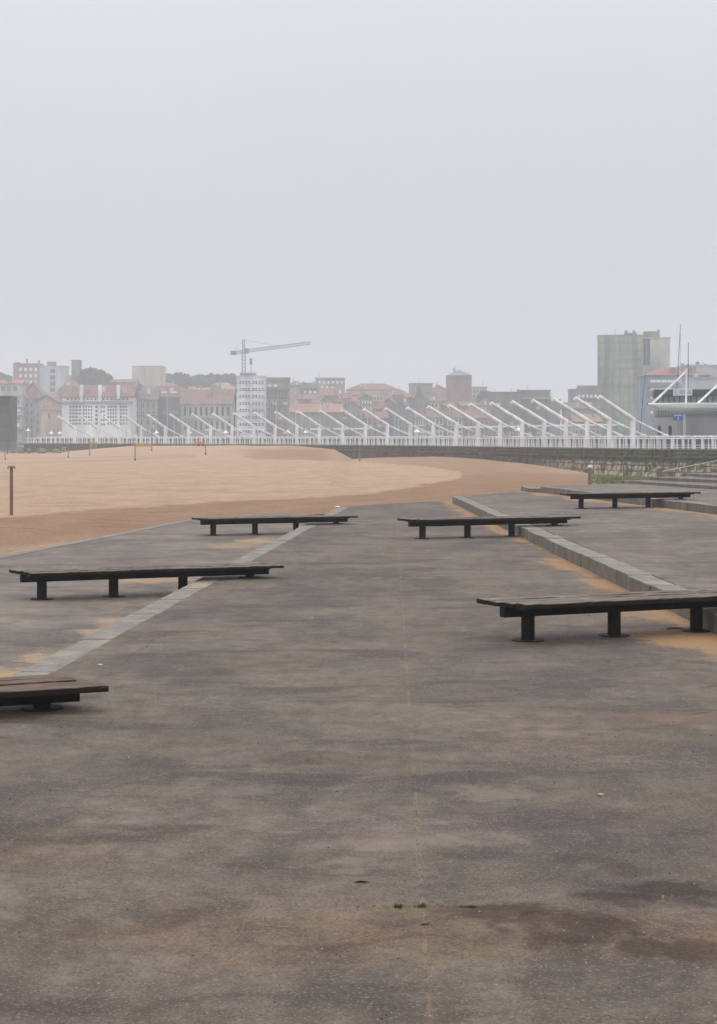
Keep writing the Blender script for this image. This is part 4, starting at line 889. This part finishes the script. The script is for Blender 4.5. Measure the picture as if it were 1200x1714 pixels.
building('stone_block', 'low grey step-roofed building at the right end of the old town', 919, 938, 671, 600, (128, 126, 124), 'flat')
building('town_house', 'grey roofed house just left of the green netted tower, in front of the brick block', 945, 1004, 684, 560, (140, 136, 130), 'ridge', 674, (120, 118, 116), wins=((962, 1000, 700, 728, 6, 2, 'mid', .4, .5),), cat='house')
building('apartment_building', 'brick upper block with a red and white top floor beside the green netted tower', 955, 1003, 653, 640, (142, 120, 114), 'flat', wins=((966, 1000, 660, 666, 5, 1, 'light', .5, .7), (960, 1000, 690, 728, 5, 3, 'mid', .4, .5)), bands=((667, 669, .7, (112, 104, 102)),), chim=((968, 1003, 645, 655, (140, 112, 106)),))
building('town_house', 'cream houses with a salmon roof seen between the last masts', 960, 1006, 706, 520, (176, 166, 146), 'ridge', 694, (164, 130, 114), wins=((962, 1004, 708, 728, 6, 2, 'mid', .4, .55),), cat='house')
# green netted tower under scaffolding
def scaf(t, s_, zb, dp, H):
    b = MB(); n_ = 10
    for k in range(n_ + 1):
        x_ = -37 * s_ + 74 * s_ * k / n_; b.tube((x_, -1.0, 0), (x_, -1.0, H + 1.2), .06, n=6)
    for k in range(14): z_ = H * (k + 1) / 14; b.tube((-37 * s_, -1.0, z_), (37 * s_, -1.0, z_), .06, n=6)
    b.build('scaffolding', MP((150, 156, 150), .6, .1, 1, False, 'scaffold_tube'), t)
n = NT('green_netting', .9); st = n.noise(n.scale(n.P, (.25, 1, .06)), 1, 4, .6); st2 = n.noise(n.scale(n.P, (.1, .1, 1.6)), .5, 3); 
c = n.mix(n.ramp(st, .44, .56), lin((118, 123, 110)), lin((146, 150, 134))); c = n.mix(1, c, n.ramp(st2, .35, .6, .86, 1.05), 'MULTIPLY')
bw = n.t.nodes.new('ShaderNodeTexBrick'); bw.offset = 0; bw.inputs['Scale'].default_value = 1; bw.inputs['Brick Width'].default_value = 2.5; bw.inputs['Row Height'].default_value = 2.85; bw.inputs['Mortar Size'].default_value = .5; bw.inputs['Mortar Smooth'].default_value = .6
bw.inputs['Color1'].default_value = G(1.12); bw.inputs['Color2'].default_value = G(.95); bw.inputs['Mortar'].default_value = G(.88)
cb = n.t.nodes.new('ShaderNodeCombineXYZ'); zs_ = n.sep(n.P); n.put(cb.inputs[0], zs_[0]); n.put(cb.inputs[1], zs_[2]); n.t.links.new(cb.outputs[0], bw.inputs['Vector'])
m_net = n.out(n.mix(1, c, bw.outputs['Color'], 'MULTIPLY'))
gt = building('tower_block', 'tall tower block wrapped in pale green scaffold netting at the right', 1001, 1075, 563, 560, (120, 132, 114), 'flat', rot=-8, depth=14, extra=scaf, chim=((1045, 1066, 556, 565, (140, 146, 134)), (1046, 1051, 552, 557, (146, 150, 140)), (1059, 1064, 552, 557, (146, 150, 140))),
              wins=((1005, 1072, 585, 728, 7, 10, 'mid', .45, .5),), cat='tower block')
s_ = 560 / F; b = MB(); nn_ = 60
for k in range(nn_):        # one sheet of netting with folds
    xa = -37.6 * s_ + 75.2 * s_ * k / nn_; xb = -37.6 * s_ + 75.2 * s_ * (k + 1) / nn_; ya = -1.35 + .16 * math.sin(k * .9) ; yb = -1.35 + .16 * math.sin((k + 1) * .9)
    for j in range(14):
        za = 1 + (ZD(565, 560) - 1.2) * j / 14; zb_ = 1 + (ZD(565, 560) - 1.2) * (j + 1) / 14; b.quad((xa, ya, za), (xb, yb, za), (xb, yb, zb_), (xa, ya, zb_))
        b.quad((xa, ya + .05, za), (xb, yb + .05, za), (xb, yb + .05, zb_), (xa, ya + .05, zb_))
b.build('netting', m_net, gt)
building('tower_block', 'beige blank-walled tower joined to the green netted tower on its right', 1076, 1121, 567, 562, (190, 186, 174), 'flat', rot=-8, depth=16, chim=((1078, 1104, 553, 568, (142, 132, 120)), (1101, 1105, 550, 556, (150, 140, 128))), wins=((1076, 1089, 566, 612, 1, 1, 'mid', .9, .98),), cat='tower block')
building('apartment_building', 'blue-grey waterfront block with white window bands behind the dark modern building', 1083, 1190, 628, 480, (126, 138, 150), 'hip', 613, (158, 104, 96), depth=16, wins=((1088, 1146, 636, 640, 6, 1, 'light', .8, .9), (1088, 1146, 649, 653, 6, 1, 'light', .8, .9), (1088, 1100, 663, 668, 2, 1, 'light', .7, .9), (1088, 1100, 687, 694, 2, 1, 'light', .7, .7)), bands=((641, 648, .5, (140, 138, 152)), (654, 660, .5, (140, 138, 152))))
building('apartment_building', 'pale grey roof-top buildings at the right edge behind the red roof', 1150, 1235, 613, 540, (170, 172, 172), 'flat', chim=((1173, 1177, 604, 614, (130, 124, 120)), (1186, 1190, 608, 614, (110, 112, 112)), (1196, 1215, 622, 630, (150, 152, 156))), depth=20)
building('office_block', 'pale grey flat upper floor right behind the red roof at the right edge', 1152, 1240, 634, 440, (178, 184, 184), 'flat', depth=10, chim=((1168, 1172, 624, 636, (196, 196, 192)),))

# --- dark modern building
D3 = 222; s_ = D3 / F
t = empty('modern_building', (XD(1150, D3), D3, 1.0), math.radians(-9), 'modern building with a dark fascia and three arched openings in its grey base', 'building')
L = lambda px: (px - 1150) * s_ * 1.012
Z = lambda py: ZD(py, D3) - 1.0
m_dk = MP((36, 38, 43), .5, .15, .3, True, 'dark_cladding'); m_gb = MP((160, 158, 158), .8, .15, .3, True, 'grey_render')
arches = (1105, 1122.5, 1141)
b = MB(); x = L(1097); ztop = Z(676); zsp = Z(716)
for ax in arches:
    a0, a1 = L(ax - 2.9), L(ax + 2.9); b.box(x, a0, 0, 14, -3, ztop); x = a1
    r_ = (a1 - a0) / 2; cxx = (a0 + a1) / 2; K = 8
    for k in range(K):
        t0, t1 = math.pi * k / K, math.pi * (k + 1) / K
        p0 = (cxx - r_ * math.cos(t0), zsp + r_ * 1.3 * math.sin(t0)); p1 = (cxx - r_ * math.cos(t1), zsp + r_ * 1.3 * math.sin(t1))
        b.quad((p0[0], 0, p0[1]), (p1[0], 0, p1[1]), (p1[0], 0, ztop), (p0[0], 0, ztop)); b.quad((p0[0], 0, p0[1]), (p1[0], 0, p1[1]), (p1[0], 1, p1[1]), (p0[0], 1, p0[1]))
    b.quad((a0, 1.2, -3), (a1, 1.2, -3), (a1, 1.2, ztop), (a0, 1.2, ztop))
b.box(x, L(1290), 0, 14, -3, ztop); wl_ = b.build('wall', m_gb, t)
for ax in arches:
    b = MB(); b.box(L(ax - 2.9), L(ax + 2.9), .6, .8, -1, Z(711)); b.build('arch_infill', MP((34, 35, 38), .6, .1, 1, False, 'dark_opening'), t)  # dark panel standing in for the open depth of each arch
b = MB(); b.hexa([(L(1096), -.6), (L(1290), -.6), (L(1290), 14.4), (L(1096), 14.4)], Z(662), Z(652)); b.build('fascia', m_dk, t)
b = MB(); b.box(L(1100), L(1290), .3, 14, ztop, Z(662)); b.build('upper_wall', m_dk, t)
m_gl = MP((150, 156, 156), .2, .2, .5, True, 'pale_glass')
for k in range(14):
    a0 = L(1103 + k * 9); b = MB(); b.box(a0, a0 + 7.2 * s_, .12, .34, Z(675), Z(663.5)); wq = b.build('window', m_gl, t)
    b = MB(); b.box(a0 + 7.2 * s_, a0 + 8.6 * s_, .0, .3, Z(675), Z(663.5)); b.build('mullion', m_dk, wq)
for k in range(5):
    a0 = L(1098.5 + k * 5.6); b = MB(); b.box(a0, a0 + 4.4 * s_, -.12, .1, Z(696.5), Z(687)); wq = b.build('window', MP((120, 126, 118), .3, .2, .5, True, 'green_glass'), t)
    b = MB(); b.box(a0 + 4.4 * s_, a0 + 5.4 * s_, -.16, .1, Z(697), Z(686.5)); b.build('mullion', m_dk, wq)
b = MB(); b.box(L(1127), L(1158), -.95, -.62, Z(662.5), Z(651)); sg = b.build('sign_board', MP((206, 206, 208), .6, .05, 1, False, 'sign_white'), t)
b = MB(); zc = Z(659)
b.box(L(1131), L(1132.2), -1.0, -.94, zc - .2, zc + .45); b.box(L(1130.2), L(1133), -1.0, -.94, zc - .35, zc - .2)
for k in range(9): a0 = L(1138 + k * 2); b.box(a0, a0 + 1.1 * s_, -1.0, -.94, zc - .05, zc + .45)
b.build('lettering', MP((150, 152, 156), .6, .05, 1, False, 'sign_grey'), sg)

# --- white canopy on the promenade
D2 = 184; s_ = D2 / F
t = empty('promenade_canopy', (XD(1146, D2), D2, DECK), 0, 'white curved canopy hung from diagonal struts on the promenade at the right edge', 'canopy')
L = lambda px: (px - 1146) * s_
Z = lambda py: ZD(py, D2) - DECK
b = MB(); N = 40; pts = []
for k in range(N + 1):
    px = 1083 + (1400 - 1083) * k / N; u = min(1, (px - 1083) / 70)
    th = 1 + 15 * (math.sin(u * math.pi / 2) ** 1.3); yb_ = 677 + th + (0 if px < 1260 else -(px - 1260) * .1); wd = .6 + 2.6 * math.sin(u * math.pi / 2)
    pts.append((L(px), wd, Z(675.5), Z(yb_)))
K = 10
for k in range(N):
    for q in range(K):
        def pt(i, q, bot):
            x_, w_, zt_, zb_ = pts[i]; a = math.pi * q / K; y_ = -w_ * math.cos(a); return (x_, y_, (zb_ + (zt_ - .12 - zb_) * (1 - math.sin(a)) ** 1.3) if bot else zt_ + .05 * math.sin(a))
        b.quad(pt(k, q, 0), pt(k + 1, q, 0), pt(k + 1, q + 1, 0), pt(k, q + 1, 0)); b.quad(pt(k, q, 1), pt(k, q + 1, 1), pt(k + 1, q + 1, 1), pt(k + 1, q, 1))
    for q in (0, K): b.quad(pt(k, q, 0), pt(k, q, 1), pt(k + 1, q, 1), pt(k + 1, q, 0))
b.build('canopy_shell', MP((236, 238, 235), .6, .12, .6, False, 'canopy_white'), t, smooth=True)
b = MB(); b.tube((L(1146), 0, 0), (L(1146), 0, Z(688)), .16, n=12); b.build('column', m_white, t)
b = MB(); b.tube((L(1285), 0, 0), (L(1285), 0, Z(688)), .16, n=12); b.build('column', m_white, t)
b = MB(); b.tube((L(1148), 0, Z(676)), (L(1149.5), 0, Z(617)), .11, .09, n=10); b.build('pylon', m_white, t); b = MB(); b.tube((L(1226), 0, Z(676)), (L(1228), 0, Z(617)), .11, .09, n=10); b.build('pylon', m_white, t)
b = MB(); b.tube((L(1091), 0, Z(676)), (L(1150), 0, Z(620)), .13, .09, n=10); b.build('strut', m_white, t); b = MB(); b.tube((L(1167), 0, Z(676)), (L(1227), 0, Z(620)), .13, .09, n=10); b.build('strut', m_white, t)
p = PD(1135, 735, 196)
t = empty('info_sign', (p.x, p.y, DECK), 0, 'blue rectangular sign with a small white symbol on a thin post under the canopy', 'sign')
s_ = 196 / F; z0 = ZD(703.5, 196) - DECK; z1 = ZD(692, 196) - DECK; hw = 9 * s_
b = MB(); b.tube((0, .06, 0), (0, .06, z1), .04, n=8); b.build('post', m_grey, t)
b = MB(); b.box(-hw, hw, -.05, .05, z0, z1); pn = b.build('panel', MP((50, 84, 150), .5, .08, 1, False, 'sign_blue'), t, bevel=.01)
b = MB()
for k in range(4): b.box(-hw * .75 + k * hw * .38, -hw * .75 + k * hw * .38 + hw * .26, -.07, -.052, z0 + (z1 - z0) * .62, z0 + (z1 - z0) * .82)
b.box(-.07, .07, -.07, -.052, z0 + (z1 - z0) * .12, z0 + (z1 - z0) * .36); b.box(-.05, .05, -.07, -.052, z0 + (z1 - z0) * .42, z0 + (z1 - z0) * .5)
b.build('symbol', MP((190, 205, 230), .5, .05, 1, False, 'sign_pale_blue'), pn)
building('kiosk_wall', 'plain grey kiosk block under the white canopy at the right edge', 1150, 1260, 694, 205, (136, 134, 134), 'flat', depth=6, cat='kiosk')

# --- dark green screened structure at the left edge
D4 = 300; s_ = D4 / F; t = empty('screened_kiosk', (XD(-20, D4), D4, .0), 0, 'dark green screened box raised on posts at the left edge of the beach', 'kiosk')
Z = lambda py: ZD(py, D4)
n = NT('dark_green_screen', .8); c = n.mix(n.ramp(n.noise(n.scale(n.P, (.2, 1, 1.2)), .8, 3), .4, .6), lin((62, 76, 70)), lin((80, 92, 84))); m_dg = n.out(c)
b = MB(); b.box(-38 * s_, 37 * s_, 0, 6, Z(738), Z(664)); b.build('screen', m_dg, t)
b = MB(); b.box(-37 * s_, 36.4 * s_, .3, 5.8, Z(754), Z(738)); b.build('base', MP((96, 110, 116), .8, .2, .5, True, 'base_panel'), t)
for x_ in (-36 * s_, 0, 33 * s_): b = MB(); b.tube((x_, -.4, -.5), (x_, -.4, Z(738)), .12, n=8); b.build('post', MP((80, 84, 86), .7, .1, 1, False, 'post_steel'), t)
b = MB(); b.box(-39 * s_, 38 * s_, -.3, 6.3, Z(664), Z(662.5)); b.build('roof', MP((90, 96, 94), .8, .1, 1, False, 'kiosk_roof'), t)

# ------------------------------------------------------------------ crane, antenna, boats, lamps
m_cr = MP((120, 122, 126), .6, .1, .5, False, 'crane_steel')
def lattice(b, A, B, w_, n_, r=.07):
    A = Vector(A); B = Vector(B); d = (B - A).normalized(); u = Vector((0, 1, 0)); v_ = d.cross(u).normalized()
    cs = [u * w_ / 2 + v_ * w_ / 2, u * w_ / 2 - v_ * w_ / 2, -u * w_ / 2 - v_ * w_ / 2, -u * w_ / 2 + v_ * w_ / 2]
    for c_ in cs: b.tube(A + c_, B + c_, r, n=5)
    for k in range(n_):
        p0, p1 = A.lerp(B, k / n_), A.lerp(B, (k + 1) / n_)
        for i in range(4): b.tube(p0 + cs[i], p1 + cs[(i + 1) % 4], r * .6, n=4, cap=False)
dc = 660; base = Vector((XD(408, dc), dc, 1)); t = empty('tower_crane', base, 0, 'hazy grey tower crane with its long jib pointing right, behind the white tower block', 'crane')
q = lambda px, py: PD(px, py, dc) - base
b = MB(); lattice(b, (0, 0, 0), q(408, 588), 1.3, 26, .14); b.build('tower', m_cr, t)
b = MB(); lattice(b, q(408, 588), q(407.5, 568), .9, 8, .11); b.build('apex', m_cr, t)
b = MB(); lattice(b, q(408, 588), q(520, 574), 1.0, 26, .12); b.build('jib', m_cr, t)
b = MB(); lattice(b, q(408, 588), q(386, 592), 1.0, 6, .12); cj = b.build('counter_jib', m_cr, t)
b = MB(); a0 = q(386, 594); a1 = q(395, 587.5); b.box(a0.x, a1.x, -.9, .9, a0.z, a1.z); b.build('counterweight', MP((110, 110, 112), .8, .1, 1, False, 'concrete'), cj)
b = MB(); b.tube(q(407.5, 568.5), q(470, 580), .05, n=4); b.tube(q(407.5, 568.5), q(388, 591), .05, n=4); b.build('tie_bar', m_cr, t)
b = MB(); a0 = q(409, 592); b.box(a0.x, a0.x + 1.8, -1.6, -.2, a0.z, a0.z + 2); b.build('cab', m_cr, t)
da = 606; base = PD(420, 631, da); t = empty('antenna', base, 0, 'thin aerial with a thick middle on the roof of the white tower block', 'antenna')
b = MB(); b.tube((0, 0, 0), (0, 0, ZD(599, da) - base.z), .16, .1, n=6); b.build('pole', m_cr, t)
b = MB(); b.tube((0, 0, ZD(610, da) - base.z), (0, 0, ZD(600, da) - base.z), .5, n=8); b.build('radome', m_cr, t)

m_hull = MP((210, 212, 212), .4, .1, .5, False, 'boat_white'); m_dm = MP((60, 62, 66), .6, .1, 1, False, 'dark_mast'); m_wm = MP((190, 192, 194), .5, .1, 1, False, 'pale_mast')
bo0 = {}
def boat(px, ytop, d, lean, dark, lab, r=.07):
    base = Vector((XD(px, d), d, -2.0)); t = empty('sailing_boat', base, 0, lab, 'sailing boat', 'sailing boats moored behind the pier')
    key = 'hull'
    if key not in bo0:
        b = MB(); st_ = [(-5, .2, 1.3), (-4, 1.3, 1.15), (-1.5, 1.75, 1.0), (1.5, 1.7, 1.0), (3.6, 1.0, 1.15), (5.3, .08, 1.4)]
        for (x_, w_, h_) in st_: b.v += [(x_, -w_, h_), (x_, -w_ * .75, .2), (x_ * .92, 0, -.3), (x_, w_ * .75, .2), (x_, w_, h_)]
        for i in range(5):
            for j in range(4): a = i * 5 + j; b.f.append((a, a + 5, a + 6, a + 1))
            b.f.append((i * 5 + 4, i * 5 + 9, i * 5 + 5, i * 5))
        b.f.append((0, 1, 2, 3, 4)); b.f.append((25, 26, 27, 28, 29))
        bo0[key] = b.build('hull', m_hull, t, smooth=True); b = MB(); b.hexa([(-2.5, -.9), (1.6, -.7), (2.2, 0), (1.6, .7), (-2.5, .9)], .9, 1.6); bo0['cabin'] = b.build('cabin', m_hull, t, bevel=.08)
    else:
        for k in ('hull', 'cabin'): o = bo0[k].copy(); C.objects.link(o); o.parent = t
    H = ZD(ytop, d) + 2.0; b = MB(); lx = lean * d / F; b.tube((0, 0, .8), (lx, 0, H), r, r * .6, n=8); ms = b.build('mast', m_dm if dark else m_wm, t)
    b = MB(); b.tube((0, 0, 2.3), (-3.8, 0, 2.5), .09, n=6); b.build('boom', m_dm if dark else m_wm, t)
    b = MB(); z_ = .8 + (H - .8) * .6; b.bar((lx * .6 - .05, -.8, z_), (lx * .6 - .05, .8, z_), .05); b.build('spreader', m_wm, ms)
masts = [(280, 665, 'pale'), (292, 696, 'pale'), (318, 700, 'pale'), (370, 662, 'pale'), (240, 700, 'pale'), (88, 690, 'pale'), (74, 700, 'pale'), (57, 706, 'pale'), (462, 670, 'pale'), (495, 648, 'tall pale'), (505, 690, 'pale'), (520, 688, 'pale'),
         (536, 696, 'pale'), (614, 690, 'pale'), (622, 684, 'pale'), (660, 694, 'pale'), (666, 700, 'pale'), (727, 686, 'pale'), (796, 676, 'pale'), (803, 690, 'pale'), (130, 700, 'pale'), (212, 690, 'pale')]
masts.sort()
for i, (px, yt, k) in enumerate(masts):
    boat(px, yt, R.uniform(360, 420), R.uniform(-1, 1), False, 'sailing boat behind the pier showing a %s mast, %s boat from the left' % (k, ORD[i]), .10 if k == 'pale' else .13)
boat(389.5, 649, 380, 6, True, 'boat with a thick dark leaning mast beside the white tower block', .16)
boat(383, 674, 390, 2, True, 'boat with a shorter dark mast just left of the thick leaning one', .1)
boat(1067, 622, 260, 13, True, 'boat with a dark mast leaning right in front of the blue-grey block', .07)
boat(1126, 543, 262, 13, True, 'boat with the tallest dark mast, leaning right behind the canopy', .075)
boat(1137, 560, 300, 2, False, 'boat with a pale mast beside the tallest dark mast', .08)
boat(1151, 574, 250, 1, True, 'boat with a dark upright mast directly behind the canopy pylon', .08)
boat(1096, 672, 280, 0, True, 'boat with a short dark mast before the window bands of the blue-grey block', .08)

# lamps behind the parapet
lp0 = None
for i, px in enumerate((23, 47, 86, 100, 262, 317, 378, 482, 512, 698, 868)):
    d = pier_d(max(px, 50)) + 10; lab = 'small white lamp with a cone shade behind the pier railing, %s from the left' % ORD[i]
    if lp0 is None:
        lp0 = empty('cone_lamp', (0, 0, 0), 0, lab, 'lamp', 'white cone shaded lamps on the quay'); b = MB(); b.tube((0, 0, -2), (0, 0, 3.0), .07, n=8); b.build('pole', m_white, lp0)
        b = MB(); b.tube((0, 0, 3.0), (0, 0, 3.45), .55, .1, n=14); b.tube((0, 0, 3.45), (0, 0, 3.9), .1, .02, n=8); b.build('shade', m_white, lp0, smooth=True); o = lp0
    else: o = copy_tree(lp0); o['label'] = lab
    o.location = (XD(px, d), d, .3 if px > 50 else .9)
tc0 = None
for i, px in enumerate((358, 401, 431, 536, 575, 608, 785, 812, 846, 853, 905, 945, 984, 1020)):
    d = pier_d(px) + 14; lab = 'flat white umbrella shaped shelter behind the pier masts, %s from the left' % ORD[i]
    if tc0 is None:
        tc0 = empty('flat_shelter', (0, 0, 0), 0, lab, 'shelter', 'flat white shelters along the quay'); b = MB(); b.tube((0, 0, -2), (0, 0, 2.9), .13, n=8); b.build('pole', m_white, tc0)
        b = MB(); b.hexa([(1.7 * math.cos(k * math.pi / 8), 1.7 * math.sin(k * math.pi / 8)) for k in range(16)], 2.9, 3.12); b.build('top', m_white, tc0, bevel=.04); o = tc0
    else: o = copy_tree(tc0); o['label'] = lab
    o.location = (XD(px, d), d, .9)

# ------------------------------------------------------------------ trees on the hill
n = NT('foliage', .8); m_leaf = n.out(n.mix(n.ramp(n.noise(n.P, .5, 4), .35, .65), lin((44, 56, 34)), lin((78, 92, 58))))
m_bark = MP((80, 70, 60), .9, .2, 1, True, 'bark')
def tree(px, ytop, wpx, d, lab, seed, squash=.95):
    s_ = d / F; rr = random.Random(seed); rx = wpx / 2 * s_; zt = ZD(ytop, d); rz = rx * squash; cz = zt - rz; gz = hill_z(XD(px, d), d)
    t = empty('tree', (XD(px, d), d, gz), 0, lab, 'tree', 'trees on the hill'); b = MB(); h = cz - gz
    b.tube((0, 0, 0), (0, 0, h), .5, .3, 8)
    for k in range(5): a = k * 1.3; b.tube((0, 0, h * .8), (rx * .5 * math.cos(a), rx * .5 * math.sin(a), h + rz * .3), .2, .06, 6)
    b.build('trunk', m_bark, t)
    lobes = [(rr.uniform(-.6, .6) * rx, rr.uniform(-.5, .5) * rx, h + rr.uniform(-.45, .5) * rz, rr.uniform(.35, .6)) for _ in range(11)]
    b = MB()
    for _ in range(1700):
        lx, ly, lz, lr = rr.choice(lobes); v_ = Vector((rr.gauss(0, 1), rr.gauss(0, 1), rr.gauss(0, 1))).normalized() * (rr.uniform(.5, 1.03))
        c_ = Vector((lx + v_.x * rx * lr, ly + v_.y * rx * lr, lz + v_.z * rz * lr)); a = Vector((rr.gauss(0, 1), rr.gauss(0, 1), rr.gauss(0, 1))).normalized(); e = a.cross(Vector((rr.random(), 1, rr.random()))).normalized(); sz = rr.uniform(.35, .75)
        b.quad(c_ - a * sz - e * sz * .6, c_ + a * sz - e * sz * .6, c_ + a * sz * .8 + e * sz * .6, c_ - a * sz * .8 + e * sz * .6)
    b.build('crown', m_leaf, t)
trees = [(46, 632, 26, 830), (205, 636, 20, 850), (214, 640, 16, 820), (118, 640, 22, 800), (288, 623, 26, 850), (306, 624, 34, 840), (300, 630, 44, 845), (322, 629, 24, 850), (335, 626, 26, 860), (350, 624.5, 30, 855), (368, 626, 26, 850), (384, 626, 28, 845), (398, 630, 20, 850), (276, 634, 16, 850),
         (138, 617, 24, 772), (152, 613.5, 34, 775), (168, 616, 34, 770), (178, 622, 26, 765), (186, 638, 20, 760), (162, 630, 40, 760), (140, 628, 30, 765), (812, 655, 18, 720), (820, 659, 22, 725), (806, 662, 16, 715), (740, 654, 18, 770), (8, 622, 30, 860), (-8, 626, 30, 860), (700, 682, 12, 640)]
for i, (px, yt, wp, d) in enumerate(sorted(trees)):
    if not ORD[i:]: break
    where = 'left edge of the hill' if px < 20 else 'hill behind the grey stair block' if px < 200 else 'skyline left of the crane' if px < 420 else 'slope by the brick tower'
    tree(px, yt, wp, d, 'rounded dark tree on the %s, %s tree from the left' % (where, ORD[i]), i)

# ------------------------------------------------------------------ sea air
b = MB(); b.box(-1950, 1950, -120, 2350, -4.4, 110)
hz = b.build('haze', bpy.data.materials.new('haze')); tag(hz, kind='stuff')
hm = hz.data.materials[0]; hm.use_nodes = True; ht = hm.node_tree; ht.nodes.remove(ht.nodes['Principled BSDF'])
pv = ht.nodes.new('ShaderNodeVolumePrincipled'); pv.inputs['Color'].default_value = (.95, .965, 1, 1); pv.inputs['Density'].default_value = .0008; pv.inputs['Anisotropy'].default_value = .2
ht.links.new(pv.outputs[0], ht.nodes['Material Output'].inputs['Volume'])
